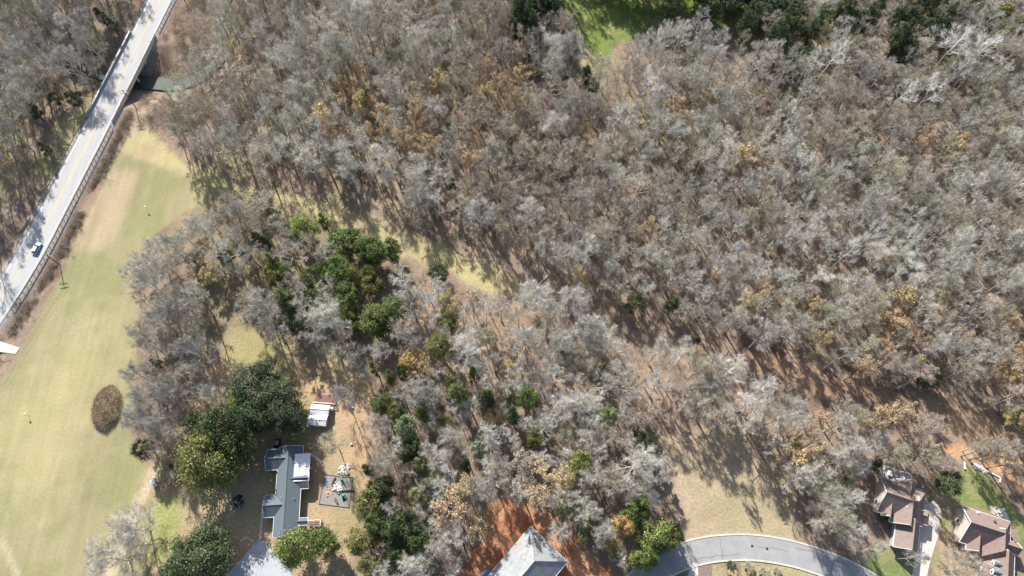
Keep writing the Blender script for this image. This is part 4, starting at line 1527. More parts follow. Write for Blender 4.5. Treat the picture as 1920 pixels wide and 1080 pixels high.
VB = [make_bare(100 + q, h_, R_, cb_) for q, (h_, R_, cb_) in enumerate([(18, 3.7, .42), (20, 4.2, .45), (17, 3.4, .38), (21, 4.6, .5), (19, 4.0, .40), (16, 3.9, .33), (22, 4.3, .52), (18, 4.4, .36)])]
VBW = [make_bare(140 + q, h_, R_, cb_, n1=12, n2=8, n3=9) for q, (h_, R_, cb_) in enumerate([(18, 6.2, .22), (17, 5.6, .25), (19, 6.6, .24), (16, 5.8, .2)])] + [make_bare(148 + q, 14, 6.4, .07, n1=15, n2=8, n3=8, thick=1.15) for q in range(2)]
VS = [make_bare(170 + q, h_, R_, cb_, n1=9, n2=7, n3=6, wid=0.03, tw=5, thick=.6) for q, (h_, R_, cb_) in enumerate([(23, 5.0, .45), (24, 4.4, .5), (22, 5.4, .4)])]
VT = [make_dry(200 + q, h_, R_, cb_) for q, (h_, R_, cb_) in enumerate([(17, 4.0, .35), (18, 4.6, .4), (15, 3.6, .3), (18, 5.0, .32)])]
VG = [make_green(230 + q, h_, R_, cb_, lb_, pr_, sz_) for q, (h_, R_, cb_, lb_, pr_, sz_) in enumerate([(14, 6.5, .12, 70, 120, .5), (12, 5.5, .12, 60, 110, .46), (9, 3.4, .15, 38, 100, .34), (10, 3.0, .2, 34, 100, .32), (8, 2.8, .1, 32, 90, .3)])]
VC = [make_green(260 + q, h_, R_, cb_, lb_, pr_, sz_, .75) for q, (h_, R_, cb_, lb_, pr_, sz_) in enumerate([(12, 2.6, .08, 36, 95, .3), (14, 3.2, .12, 42, 95, .32), (10, 2.3, .08, 30, 95, .28)])]
VL = [make_bare_lod(300 + q, h_, R_, cb_) for q, (h_, R_, cb_) in enumerate([(18, 3.8, .42), (20, 4.2, .45), (17, 3.5, .38), (21, 4.4, .5), (19, 4.0, .42), (16, 3.8, .35)])]

HV = {id(VB): [18, 20, 17, 21, 19, 16, 22, 18], id(VBW): [18, 17, 19, 16, 14, 14], id(VS): [23, 24, 22], id(VT): [17, 18, 15, 18], id(VG): [14, 12, 9, 10, 8], id(VC): [12, 14, 10]}
RV = {id(VB): [3.7, 4.2, 3.4, 4.6, 4.0, 3.9, 4.3, 4.4], id(VBW): [6.2, 5.6, 6.6, 5.8, 6.4, 6.4], id(VS): [5, 4.4, 5.4], id(VT): [4, 4.6, 3.6, 5.0], id(VG): [6.5, 5.5, 3.4, 3.0, 2.8], id(VC): [2.6, 3.2, 2.3]}

rng = random.Random(77)
TREES = []      # dict(kind, x, y, lib, var, sc(xy), sz, tint crown, tint trunk, r)
HASH = {}


def place(kind, x, y, lib, var, sc, sz, ct, tt, fixed=False):
    TREES.append(dict(kind=kind, x=x, y=y, lib=lib, var=var, sc=sc, sz=sz, ct=ct, tt=tt, r=RV[id(lib)][var] * sc, fixed=fixed))
    HASH.setdefault((int(x // 6), int(y // 6)), []).append((x, y, RV[id(lib)][var] * sc))


def by_crown(px, py, rpx, lib, var, kind, ct, tt, h=None, fc=0.72):
    """tree whose crown is seen at a picture position with a picture radius"""
    R = RV[id(lib)][var]
    H0 = HV[id(lib)][var]
    hh = h or H0
    x, y = Wp(px, py, hh * fc)
    dep = y * ST + (CAM_H - hh * fc) * CT
    r = rpx * dep / FPX
    place(kind, x, y, lib, var, r / R, hh / H0, ct, tt, True)


def jit(c, a=0.12):
    k = rng.uniform(1 - a, 1 + a)
    return tuple(max(0.0, min(1, q * k * rng.uniform(1 - a * .3, 1 + a * .3))) for q in c)


GREY = (0.425, 0.405, 0.36)
PALE = (0.55, 0.53, 0.475)
BROWN = (0.375, 0.33, 0.275)
DUSK = (0.37, 0.36, 0.33)
WARM = (0.445, 0.395, 0.32)
MOSS = (0.38, 0.365, 0.265)
BARKC = (0.27, 0.235, 0.21)
WHITE = (0.64, 0.625, 0.59)
TAN = (0.52, 0.40, 0.25)
STRAW = (0.56, 0.45, 0.24)
ORANGE = (0.40, 0.28, 0.12)
DKG = (0.075, 0.105, 0.05)
BLG = (0.085, 0.112, 0.062)
MDG = (0.125, 0.165, 0.055)
OLV = (0.17, 0.178, 0.065)
LIM = (0.22, 0.255, 0.08)
PGR = (0.22, 0.26, 0.13)

# --- evergreens, from the survey except an unseen row added to shade the clearing: px, py, radius, colour, form
for (px, py, r, c, fm) in [
    (390, 858, 58, OLV, 'g0'), (422, 800, 46, DKG, 'g0'), (470, 722, 46, BLG, 'g1'), (522, 752, 44, BLG, 'g0'), (498, 700, 30, BLG, 'g1'), (446, 757, 22, LIM, 'g2'), (440, 835, 36, MDG, 'g1'), (545, 785, 28, BLG, 'g1'), (480, 780, 34, DKG, 'g1'), (365, 800, 26, DKG, 'g2'),
    (553, 1026, 36, LIM, 'g1'), (604, 1021, 30, MDG, 'g1'), (372, 1046, 56, DKG, 'g0'), (330, 1070, 26, DKG, 'g2'),
    (571, 423, 26, LIM, 'g2'), (645, 456, 28, MDG, 'g2'), (606, 413, 13, MDG, 'c0'), (700, 471, 24, MDG, 'g3'), (510, 490, 18, MDG, 'c1'), (514, 518, 20, OLV, 'g3'), (497, 454, 14, DKG, 'c0'), (590, 520, 24, MDG, 'g4'), (632, 508, 24, MDG, 'g3'), (662, 515, 20, OLV, 'g2'), (697, 535, 19, OLV, 'g4'), (650, 553, 22, MDG, 'g3'), (654, 585, 18, OLV, 'g2'), (740, 578, 27, MDG, 'g2'), (705, 600, 28, MDG, 'g3'), (722, 612, 20, DKG, 'g4'), (532, 560, 22, MDG, 'c1'), (546, 585, 15, MDG, 'c2'), (840, 601, 19, MDG, 'g4'), (822, 512, 20, DKG, 'g4'), (600, 560, 15, OLV, 'g4'), (660, 602, 17, MDG, 'g4'), (826, 650, 22, OLV, 'g3'), (776, 682, 25, ORANGE, 'g2'), (701, 690, 12, MDG, 'c2'), (730, 702, 10, OLV, 'c2'), (520, 540, 16, OLV, 'g4'),
    (716, 758, 18, MDG, 'g2'), (856, 737, 20, MDG, 'c1'), (760, 800, 19, PGR, 'g3'), (790, 772, 14, MDG, 'c0'), (755, 775, 13, DKG, 'c2'), (898, 836, 15, PGR, 'g4'), (925, 780, 13, STRAW, 'g4'), (990, 746, 19, MDG, 'g3'), (960, 775, 16, DKG, 'c0'), (1084, 868, 21, LIM, 'g3'), (1002, 820, 14, OLV, 'g4'), (1140, 782, 18, PGR, 'g3'), (1205, 822, 17, DKG, 'g4'), (1236, 850, 12, DKG, 'c2'), (1054, 957, 12, PGR, 'g4'), (910, 745, 18, DKG, 'c1'), (820, 890, 14, PGR, 'g4'), (770, 845, 14, DKG, 'c0'), (1130, 690, 10, MDG, 'c2'), (1060, 700, 18, MOSS, 'g4'),
    (716, 920, 24, DKG, 'g2'), (692, 944, 25, OLV, 'g3'), (678, 1012, 27, OLV, 'g2'), (735, 990, 28, DKG, 'g2'), (782, 1000, 24, DKG, 'g3'), (745, 1052, 20, DKG, 'g4'), (783, 932, 16, PGR, 'g4'), (700, 985, 18, MDG, 'g3'), (765, 965, 16, DKG, 'c1'), (690, 880, 14, DKG, 'c0'),
    (1190, 960, 22, MDG, 'g3'), (1224, 1003, 30, LIM, 'g2'), (1168, 988, 20, ORANGE, 'g3'), (1196, 945, 18, LIM, 'g3'), (1260, 1003, 18, MDG, 'g4'), (1208, 1042, 24, MDG, 'g2'), (1150, 1032, 15, OLV, 'g4'), (1100, 980, 12, PGR, 'g4'), (1092, 1008, 10, OLV, 'g4'), (1240, 1020, 18, DKG, 'c1'), (1265, 985, 12, DKG, 'c2'),
    (1120, -60, 30, BLG, 'g2'), (1170, -52, 30, BLG, 'g1'), (1222, -48, 32, BLG, 'g1'), (1275, -50, 32, BLG, 'g1'), (1325, -45, 30, BLG, 'g1'), (1375, -40, 30, BLG, 'g1'), (1420, -30, 30, BLG, 'g1'), (1005, 10, 34, DKG, 'g2'), (975, 22, 22, DKG, 'c1'), (1035, 20, 20, DKG, 'g3'), (760, 8, 14, PGR, 'g4'), (738, 30, 12, PGR, 'g4'), (1075, 84, 11, DKG, 'c2'), (1100, 140, 16, DKG, 'c1'), (1062, 158, 13, DKG, 'c0'), (1112, 162, 15, DKG, 'c1'), (1045, 278, 24, DKG, 'g2'), (1258, 8, 22, BLG, 'g3'), (1330, 5, 26, BLG, 'g2'), (1380, 0, 26, BLG, 'g2'), (1440, 20, 26, BLG, 'g2'), (1460, 62, 24, BLG, 'c1'), (1485, 25, 28, BLG, 'g2'), (1540, 38, 17, MDG, 'g3'), (1640, 20, 22, DKG, 'c1'), (1705, 45, 26, BLG, 'g2'), (1690, 70, 20, DKG, 'c1'), (1735, 15, 22, DKG, 'g3'), (1820, 22, 16, MDG, 'g3'), (1873, 38, 26, OLV, 'g2'), (1892, 66, 20, OLV, 'g3'), (1912, 88, 12, MDG, 'c2'), (1500, 110, 16, BLG, 'g4'), (1450, 85, 14, MDG, 'g4'), (1470, 40, 16, BLG, 'c1'), (1590, 10, 20, DKG, 'c1'),  # negative py: trees out of view, added to cast shade on the clearing
    (1620, 272, 24, MOSS, 'g3'), (1480, 190, 14, OLV, 'g4'), (1740, 130, 18, MOSS, 'g3'), (1840, 140, 20, MOSS, 'g3'), (1660, 150, 14, MOSS, 'g4'),
    (847, 346, 12, DKG, 'c2'), (136, 182, 15, DKG, 'g3'), (60, 205, 14, DKG, 'c1'), (80, 275, 12, DKG, 'c2'), (500, 560, 14, DKG, 'c0'),
    (1910, 780, 22, LIM, 'g3'), (1740, 702, 22, DKG, 'g4'), (1262, 570, 14, DKG, 'c1'), (1190, 570, 16, DKG, 'g4'), (1305, 640, 12, DKG, 'c2'), (1580, 900, 22, MOSS, 'g3'), (1490, 838, 10, MDG, 'c2'), (1780, 905, 20, DKG, 'g3'), (1640, 870, 14, DKG, 'c1'),
    (631, 507, 14, MDG, 'g4'), (640, 601, 13, MDG, 'c0'), (560, 610, 21, DKG, 'g3'), (560, 449, 14, MDG, 'c0'), (709, 599, 21, OLV, 'g3'), (694, 515, 13, MDG, 'g3'), (615, 501, 13, MDG, 'c0'), (533, 508, 17, MDG, 'g3'), (621, 603, 14, MDG, 'g2'), (703, 475, 20, MDG, 'g2'), (734, 463, 21, MDG, 'c0'), (649, 475, 13, OLV, 'g2'), (688, 466, 21, MDG, 'g2'), (584, 562, 20, MDG, 'g2'), (549, 566, 21, OLV, 'g3'), (666, 447, 16, MDG, 'g4'), (760, 857, 12, DKG, 'c2'), (785, 869, 15, PGR, 'c0'), (730, 711, 11, OLV, 'c0'), (958, 748, 11, MDG, 'g3'), (836, 796, 13, OLV, 'g4'), (888, 702, 14, MDG, 'c2'), (872, 871, 13, DKG, 'c0'), (777, 850, 11, MDG, 'g4'), (803, 721, 10, DKG, 'g3'), (743, 775, 15, OLV, 'g3'), (1000, 757, 10, OLV, 'g4'), (999, 832, 12, MDG, 'g3'), (847, 717, 13, PGR, 'g4'), (915, 742, 14, PGR, 'c0'), (757, 699, 13, DKG, 'g3'), (775, 840, 16, DKG, 'g4'), (742, 994, 16, MDG, 'g2'), (750, 994, 14, MDG, 'g4'), (693, 1058, 19, OLV, 'g3'), (747, 985, 19, MDG, 'g4'), (753, 1052, 12, MDG, 'g4'), (705, 915, 15, MDG, 'g3'), (787, 1016, 17, MDG, 'g3'), (716, 973, 14, OLV, 'g4'), (758, 1040, 12, OLV, 'g2'), (757, 1008, 15, MDG, 'g2'), (1463, 66, 14, BLG, 'g2'), (1528, 51, 18, BLG, 'c1'), (1692, 36, 21, BLG, 'g3'), (1762, 64, 23, DKG, 'g2'), (1431, 38, 15, BLG, 'g2'), (1767, 11, 13, BLG, 'c1'), (1770, 40, 21, DKG, 'c1'), (1593, 40, 19, BLG, 'g2'), (1489, 56, 15, DKG, 'g3'), (1758, 2, 14, DKG, 'g2'), (1740, 52, 16, BLG, 'c1'), (1412, 30, 16, BLG, 'g3'), (1696, 99, 23, DKG, 'g2'), (1401, 48, 17, DKG, 'g3'), (1190, 1046, 15, LIM, 'g3'), (1112, 983, 12, OLV, 'g4'), (1170, 970, 12, LIM, 'g3'), (1127, 1009, 11, OLV, 'g4'), (1205, 965, 13, LIM, 'g4'), (1253, 1015, 15, OLV, 'g4'), (976, 32, 15, DKG, 'c1'), (997, 52, 15, DKG, 'c1'), (1017, 17, 17, DKG, 'g2'), (960, 55, 12, DKG, 'c1'), (973, 5, 20, BLG, 'c1'), (991, 35, 20, BLG, 'c1'), (1035, 12, 21, DKG, 'g2'), (1005, 0, 18, DKG, 'c1'), (998, 51, 18, DKG, 'c1'), (982, 31, 16, DKG, 'g2'), (1552, 469, 10, DKG, 'g4'), (1663, 534, 8, MOSS, 'g4'), (1615, 322, 12, MOSS, 'c2'), (1492, 273, 12, MOSS, 'g4'), (1820, 559, 13, DKG, 'c2'), (1638, 221, 12, MOSS, 'c2'), (1607, 461, 9, MOSS, 'g4'), (1881, 230, 10, MOSS, 'c2'), (1883, 267, 11, DKG, 'c2'), (1728, 550, 9, MOSS, 'g4'), (1721, 321, 12, MOSS, 'c2'), (1585, 227, 12, MOSS, 'c2'), (1621, 450, 9, MOSS, 'g4'), (1711, 486, 13, MOSS, 'g4'), (186, 27, 12, DKG, 'c2'), (103, 184, 12, DKG, 'g4'), (212, 134, 9, MOSS, 'g4'), (22, 63, 8, MOSS, 'c2'), (206, 42, 12, DKG, 'c2'), (164, 76, 9, DKG, 'c0'), (153, 111, 9, MOSS, 'c2'), (131, 55, 11, DKG, 'g4'), (214, 39, 9, MOSS, 'g4'), (107, 97, 11, DKG, 'c0'),
    (482, 448, 16, DKG, 'c1'), (425, 482, 16, DKG, 'g4'), (458, 478, 14, DKG, 'c0'), (365, 490, 20, MOSS, 'g4'), (291, 680, 11, DKG, 'c2'), (270, 842, 20, DKG, 'g4'), (280, 700, 10, DKG, 'c2'), (520, 420, 18, MOSS, 'g4'), (490, 378, 22, MOSS, 'g4'),
]:
    lib = VG if fm[0] == 'g' else VC
    v = int(fm[1])
    R0 = RV[id(lib)][v]
    H0 = HV[id(lib)][v]
    r *= 1.12 if px > 620 and r < 40 else 1.0
    rm = r / 6.0
    hh = H0 * min(1.1, max(0.45, (rm / R0) ** 0.8)) * (1.3 if px < 450 and 790 < py < 900 else (1.15 if py < 650 else 1.4) if 500 < px < 1280 and py > 400 and r < 40 else 1.6 if py < 120 and px > 950 else 1 if r < 40 else .9)
    by_crown(px, py, r, lib, v, 'evergreen', jit(c, .1), (0.13, 0.1, 0.08), hh, 0.6)

# --- dry-leaved tan trees
for (px, py, r, c) in [(820, 150, 26, STRAW), (680, 186, 20, STRAW), (672, 205, 14, STRAW), (690, 250, 18, STRAW), (655, 250, 16, TAN), (915, 188, 26, STRAW), (975, 190, 13, TAN), (810, 272, 24, TAN), (780, 285, 20, TAN), (1020, 905, 40, TAN), (1060, 890, 24, STRAW), (850, 950, 44, TAN), (872, 915, 26, TAN), (980, 862, 28, WARM), (960, 905, 24, WARM), (895, 985, 24, TAN), (1660, 780, 28, TAN), (1690, 775, 24, TAN), (1520, 850, 25, TAN), (1492, 828, 16, ORANGE), (1535, 790, 22, TAN), (1650, 598, 22, STRAW), (1765, 560, 20, TAN), (1740, 600, 22, TAN), (1700, 590, 16, TAN), (1735, 268, 30, TAN), (1800, 630, 20, TAN), (1720, 640, 20, TAN), (1306, 662, 12, STRAW), (1895, 610, 20, TAN), (955, 690, 13, STRAW), (1620, 690, 22, TAN), (1660, 660, 20, TAN), (1420, 800, 18, WARM), (1560, 830, 20, WARM), (1090, 520, 14, STRAW), (860, 210, 18, TAN), (930, 210, 16, TAN), (1100, 250, 16, TAN), (1525, 490, 16, TAN), (640, 190, 16, TAN), (620, 290, 16, TAN), (770, 565, 22, WARM), (1735, 845, 16, TAN), (1700, 838, 18, TAN), (848, 370, 14, TAN), (1910, 660, 20, TAN), (1860, 690, 18, STRAW), (885, 560, 20, WARM), (1720, 680, 18, STRAW)]:
    v = rng.randrange(4)
    by_crown(px, py, r, VT, v, 'dry', jit(c, .08), BARKC, HV[id(VT)][v] * rng.uniform(.85, 1.05) * min(1, 0.6 + r / 60))
# --- white barked sycamores
for (px, py, r) in [(1222, 158, 26), (1560, 105, 30), (1640, 432, 18), (1905, 348, 30), (1505, 312, 20), (1790, 80, 34), (1845, 95, 32), (1690, 175, 26), (1745, 175, 28), (1800, 130, 22), (1240, 430, 18), (1160, 215, 22), (1590, 470, 24)]:
    v = rng.randrange(3)
    by_crown(px, py, r, VS, v, 'sycamore', jit(WHITE, .05), (0.68, 0.665, 0.63), None)
# --- large open-grown bare trees
for (px, py, r, c) in [(875, 657, 38, PALE), (985, 640, 36, PALE), (1005, 560, 40, PALE), (1075, 565, 34, PALE), (1195, 865, 42, PALE), (1050, 645, 32, GREY), (1100, 610, 30, PALE), (605, 600, 38, PALE), (490, 580, 40, GREY), (270, 520, 44, GREY), (330, 470, 36, GREY), (380, 430, 36, GREY), (248, 990, 50, GREY), (205, 1048, 50, GREY), (330, 580, 36, DUSK), (300, 600, 34, DUSK), (360, 660, 34, DUSK), (275, 640, 26, DUSK), (275, 740, 34, DUSK), (320, 735, 28, DUSK), (255, 790, 28, DUSK), (290, 800, 26, DUSK), (255, 700, 26, DUSK), (620, 830, 24, MOSS), (640, 740, 22, GREY), (710, 800, 26, GREY), (715, 875, 28, BROWN), (395, 735, 24, PALE), (1350, 500, 36, GREY), (900, 400, 34, PALE), (990, 400, 32, PALE), (780, 370, 30, GREY), (1100, 470, 34, PALE), (1100, 380, 30, GREY), (1075, 440, 28, GREY), (800, 60, 22, PALE), (780, 110, 30, GREY), (1010, 75, 26, PALE), (1045, 95, 30, PALE), (1100, 205, 30, BROWN), (1040, 235, 34, PALE), (600, 640, 20, PALE), (760, 630, 28, GREY), (800, 740, 30, GREY), (850, 820, 28, GREY), (920, 830, 28, PALE), (1020, 800, 26, PALE), (1090, 760, 30, PALE), (1110, 800, 28, PALE), (1050, 1000, 24, PALE), (1130, 1000, 26, GREY), (1110, 960, 22, PALE), (1180, 920, 30, GREY), (1150, 890, 26, WARM), (770, 1060, 28, PALE), (820, 1030, 28, GREY), (900, 920, 30, GREY), (1600, 1000, 26, PALE), (1560, 950, 24, PALE), (1600, 935, 20, PALE), (1500, 895, 30, PALE), (1815, 1068, 40, WARM), (1600, 840, 30, PALE), (1640, 830, 28, GREY), (1570, 860, 26, PALE), (1490, 770, 28, GREY), (1640, 1030, 18, GREY), (40, 190, 34, GREY), (120, 100, 32, GREY), (150, 60, 30, GREY), (450, 405, 28, GREY), (60, 60, 26, DUSK), (1610, 875, 22, PALE), (1775, 868, 18, GREY), (1740, 800, 28, WARM), (1850, 832, 22, WARM), (1895, 842, 20, WARM), (1720, 1045, 14, GREY)]:
    v = rng.randrange(4)
    if (px < 260 and py > 900) or (1800 < px and py > 1000):
        v = 4 + (py > 1045)
    small = min(1.0, 0.45 + r / 60)
    by_crown(px, py, r, VBW, v, 'bare', jit(c, .06), jit(BARKC, .1), HV[id(VBW)][v] * small * rng.uniform(.95, 1.1))

# --- slender trees of the woods
WOODS = {
    'left': [(-330, -250), (330, -250), (262, -40), (232, 30), (205, 85), (172, 150), (130, 185), (150, 215), (110, 240), (120, 270), (70, 350), (30, 410), (5, 460), (-30, 520), (-120, 640), (-330, 760)],
    'upper': [(430, -250), (385, -60), (362, 10), (350, 60), (348, 100), (335, 140), (308, 168), (292, 198), (297, 232), (325, 264), (382, 286), (435, 292), (520, 306), (600, 312), (690, 324), (770, 348), (850, 394), (915, 430), (985, 465), (1055, 496), (1120, 528), (1180, 562), (1250, 582), (1340, 612), (1420, 634), (1500, 655), (1600, 678), (1700, 705), (1800, 716), (1930, 745), (2150, 820), (2250, 200), (2250, -250)],
    'grove': [(438, 360), (500, 366), (535, 408), (600, 427), (690, 478), (780, 517), (860, 537), (930, 555), (1010, 548), (1090, 555), (1150, 592), (1182, 650), (1216, 720), (1240, 800), (1250, 880), (1250, 940), (1180, 940), (1090, 960), (1020, 940), (900, 940), (880, 990), (850, 1100), (700, 1120), (670, 1040), (690, 900), (705, 780), (690, 720), (650, 665), (590, 640), (520, 625), (455, 590), (440, 560), (360, 480), (312, 462), (358, 416), (405, 386)],
    'clump': [(250, 470), (300, 450), (370, 470), (420, 520), (440, 580), (410, 640), (390, 690), (330, 760), (310, 830), (265, 850), (238, 790), (245, 680), (255, 600)],
    'right': [(1208, 645), (1300, 652), (1390, 700), (1480, 748), (1590, 768), (1680, 800), (1740, 840), (1755, 860), (1730, 872), (1690, 855), (1640, 850), (1560, 885), (1500, 880), (1450, 835), (1390, 805), (1310, 790), (1245, 745), (1205, 692)],
    'street': [(1090, 960), (1180, 940), (1250, 955), (1275, 990), (1240, 1040), (1190, 1090), (1110, 1100), (1080, 1020)],
    'houseA': [(1520, 930), (1570, 905), (1610, 905), (1610, 960), (1610, 1020), (1600, 1050), (1570, 1040), (1540, 1000)],
    'east': [(1890, 700), (1990, 690), (2100, 900), (1980, 900), (1940, 830), (1900, 780)],
}
HOLES = [
    [(1030, -10), (1065, 30), (1100, 120), (1140, 130), (1170, 92), (1215, 78), (1270, 50), (1310, 45), (1400, 62), (1420, -50), (1120, -60)],
    [(1066, 300), (1084, 300), (1130, 400), (1180, 520), (1200, 600), (1160, 600), (1120, 480), (1095, 400)],
    [(1192, 650), (1205, 650), (1250, 740), (1310, 805), (1280, 830), (1245, 810), (1215, 735)],
    [(660, 620), (700, 600), (930, 700), (900, 720), (740, 660)],
    [(505, 425), (600, 415), (720, 470), (770, 560), (760, 640), (640, 610), (520, 600), (495, 500)],
    [(1390, -60), (1770, -60), (1750, 60), (1500, 115), (1400, 75)],
    [(1850, -60), (1990, -60), (1990, 60), (1900, 30), (1860, 10)],
    [(360, 500), (440, 540), (430, 640), (390, 690), (370, 600)],
    [(640, 560), (690, 580), (720, 640), (690, 660), (640, 610)],
]
DENS = {'left': 1.0, 'upper': 1.0, 'grove': .92, 'clump': 0.8, 'right': .95, 'street': .7, 'houseA': .6, 'east': .7}


def near(x, y, r):
    gx, gy = int(x // 6), int(y // 6)
    for a in range(gx - 2, gx + 3):
        for b in range(gy - 2, gy + 3):
            for (qx, qy, qr) in HASH.get((a, b), ()):
                if math.hypot(qx - x, qy - y) < 0.56 * (r + qr):
                    return True
    return False


CLAYP = poly_w([(900, 940), (1000, 935), (1120, 1040), (1180, 1100), (1180, 1240), (840, 1240), (880, 1040)])
tries = 0
cand = []
while tries < 34000:
    tries += 1
    x = rng.uniform(-262, 245)
    y = rng.uniform(-8, 262)
    h = rng.triangular(12, 22, 17)
    u, v = proj(x, y, h * 0.72)
    if u < -75 or u > 1995 or v < -130 or v > 1100:
        continue
    nm = None
    for k_, P in WOODS.items():
        if inpoly(u, v, P):
            nm = k_
            break
    if not nm or rng.random() > DENS[nm]:
        continue
    if any(inpoly(u, v, P) and (q_ not in (1, 2, 4, 5) or rng.random() < (.6 if q_ == 1 else .25 if q_ == 2 else .68 if q_ == 4 else .85)) for q_, P in enumerate(HOLES)):
        continue
    lib = VB
    vv = rng.randrange(8)
    sc = rng.choice((rng.uniform(.5, .8), rng.uniform(.7, 1.0), rng.uniform(.85, 1.1), rng.uniform(.95, 1.3)))
    if nm in ('grove', 'clump', 'street'):
        h *= rng.uniform(.62, .95)
        sc *= rng.uniform(.7, 1.0)
    r = RV[id(VB)][vv] * sc
    if near(x, y, r):
        continue
    d = look(DR, x, y)
    if d < (11.0 if nm == 'left' else 9.0) + (4 if nm == 'left' else 0) or inpoly(x, y, CLAYP):
        continue
    if look(DC, x, y) < 1.8:
        continue
    if look(DS, x, y) < 7:
        continue
    q = fbm(np.array([x]), np.array([y]), 45, 5, 3)[0] + rng.uniform(-.14, .14)
    kind = 'bare'
    if nm == 'left':
        c = DUSK if q > .5 else GREY
    elif q < 0.44:
        c = BROWN
    elif q < 0.50:
        c = WARM
    elif q < 0.66:
        c = GREY
    else:
        c = PALE
    if rng.random() < 0.10:
        c = MOSS
    if u > 1350 and v > 560 and rng.random() < .15 or (600 < u < 1000 and 120 < v < 330 and rng.random() < .16) or rng.random() < .02:
        kind = 'dry'
        lib = VT
        vv = rng.randrange(4)
        c = rng.choice([TAN, TAN, STRAW, WARM])
        sc = r / RV[id(VT)][vv]
    place(kind, x, y, lib, vv, sc, h / HV[id(lib)][vv], jit(c, .1), jit(BARKC, .2))

# ------------------------------------------------------------------ which trees become things of their own
for t in TREES:
    h = HV[id(t['lib'])][t['var']] * t['sz']
    t['h'] = h
    t['u'], t['v'] = proj(t['x'], t['y'], h * 0.7)
    dep = t['y'] * ST + (CAM_H - h) * CT
    t['px'] = t['r'] * FPX / dep
    t['in'] = -30 < t['u'] < 1950 and -30 < t['v'] < 1100
order = {}
for t in TREES:
    order.setdefault(t['kind'], []).append(t)
single, rest = [], []
for k_, L_ in order.items():
    L_.sort(key=lambda t: (not t['in'], not t['fixed'], -t['px']))
    for i, t in enumerate(L_):
        (single if i < 300 and (t['in'] or t['fixed']) else rest).append(t)

MARKS = [('the creek bridge', 245, 150), ('the car on the road', 70, 468), ('the top of the hay field', 290, 280), ('the left edge grove beside the hay field', 265, 640), ('the grass strip', 640, 410), ('the lower end of the grass strip', 930, 530), ('the twin white sheds', 600, 775), ('the ranch house', 540, 920), ('the parking pad', 485, 1050), ('the dirt track', 262, 950), ('the play yard', 630, 920), ('the new house on red clay', 1000, 1040), ('the curving street', 1350, 1030), ('the vacant lot', 1380, 900), ('the tan roofed house', 1690, 945), ('the dormered house', 1850, 1000), ('the orange terrace', 1860, 860), ('the green clearing', 1190, 60), ('the top right corner', 1880, 30), ('the top left corner', 30, 30), ('the middle of the cedar grove', 660, 540), ('the brown trail through the woods', 1120, 430), ('the shaded gap in the right woods', 1560, 710), ('the right edge of the picture', 1900, 420), ('the middle of the right woods', 1480, 420), ('the sycamores at upper right', 1600, 170), ('the top edge of the picture', 700, 20), ('the tan crowned trees in the upper woods', 750, 220), ('the woods centre', 1020, 340), ('the lower mid woods', 900, 780), ('the upper woods beside the creek', 420, 200), ('the right woods above the vacant lot', 1330, 700)]
KIND = {'bare': 'bare grey tree', 'evergreen': 'green evergreen tree', 'dry': 'tan dry-leaved tree', 'sycamore': 'white barked bare tree'}
NAMEK = {'bare': 'bare_tree', 'evergreen': 'evergreen_tree', 'dry': 'dry_leaved_tree', 'sycamore': 'sycamore_tree'}
ORD = ['closest', 'second closest', 'third closest', 'fourth closest', 'fifth closest', 'sixth closest', 'seventh closest', 'eighth closest'] + [q + ' closest' for q in ('ninth', 'tenth', 'eleventh', 'twelfth', 'thirteenth', 'fourteenth', 'fifteenth', 'sixteenth', 'seventeenth', 'eighteenth', 'nineteenth', 'twentieth', 'twenty-first', 'twenty-second', 'twenty-third', 'twenty-fourth', 'twenty-fifth', 'twenty-sixth', 'twenty-seventh', 'twenty-eighth', 'twenty-ninth', 'thirtieth')]


def tone(t):
    c = t['ct']
    if t['kind'] == 'evergreen':
        if c[0] > 0.33 and c[2] < 0.16:
            return 'rusty orange leaved tree'
        if c[0] > c[1] * .98 and c[0] > .3:
            return 'mossy grey shrubby tree'
        return 'dark green evergreen tree' if c[1] < .12 else 'bright yellow green evergreen tree' if c[1] > .22 else 'olive green evergreen tree'
    if t['kind'] == 'bare':
        return 'pale grey bare tree' if c[0] > .5 else 'brownish bare tree' if c[0] > c[2] * 1.3 else 'grey bare tree'
    return KIND[t['kind']]


bucket = {}
for t in single:
    t['tone'] = tone(t)
    m_ = min(MARKS, key=lambda q: (q[1] - t['u']) ** 2 + (q[2] - t['v']) ** 2)
    t['d'] = math.hypot(m_[1] - t['u'], m_[2] - t['v'])
    bucket.setdefault((t['tone'], m_[0]), []).append(t)
for (tn, mk), L_ in bucket.items():
    L_.sort(key=lambda t: t['d'])
    for i, t in enumerate(L_):
        if len(L_) == 1:
            t['label'] = '%s by itself near %s' % (tn, mk)
        elif i < len(ORD):
            t['label'] = '%s %s to %s' % (tn, ORD[i], mk)
        else:
            t['label'] = 'outer %s of those around %s' % (tn, mk)
        t['group'] = '%ss around %s' % (tn, mk)

for t in single:
    x, y = t['x'], t['y']
    t['k'] = rng.choice((0.25, 0.6, 1.0, 1.0))
    root = thing(NAMEK[t['kind']], t['label'], 'tree', (x, y, hz(x, y) - 0.05), rng.uniform(0, 6.28), t['group'])
    root.scale = (t['sc'], t['sc'], t['sz'])
    tm, cm = t['lib'][t['var']]
    a = ob('trunk', tm, root)
    b = ob('crown', cm, root)
    tt = t['tt'] if t['kind'] != 'bare' else tuple(min(.75, (1 - t['k']) * p + t['k'] * 1.15 * q) for p, q in zip(t['tt'], t['ct']))
    a.color = (*tt, 1)
    b.color = (*t['ct'], 1)

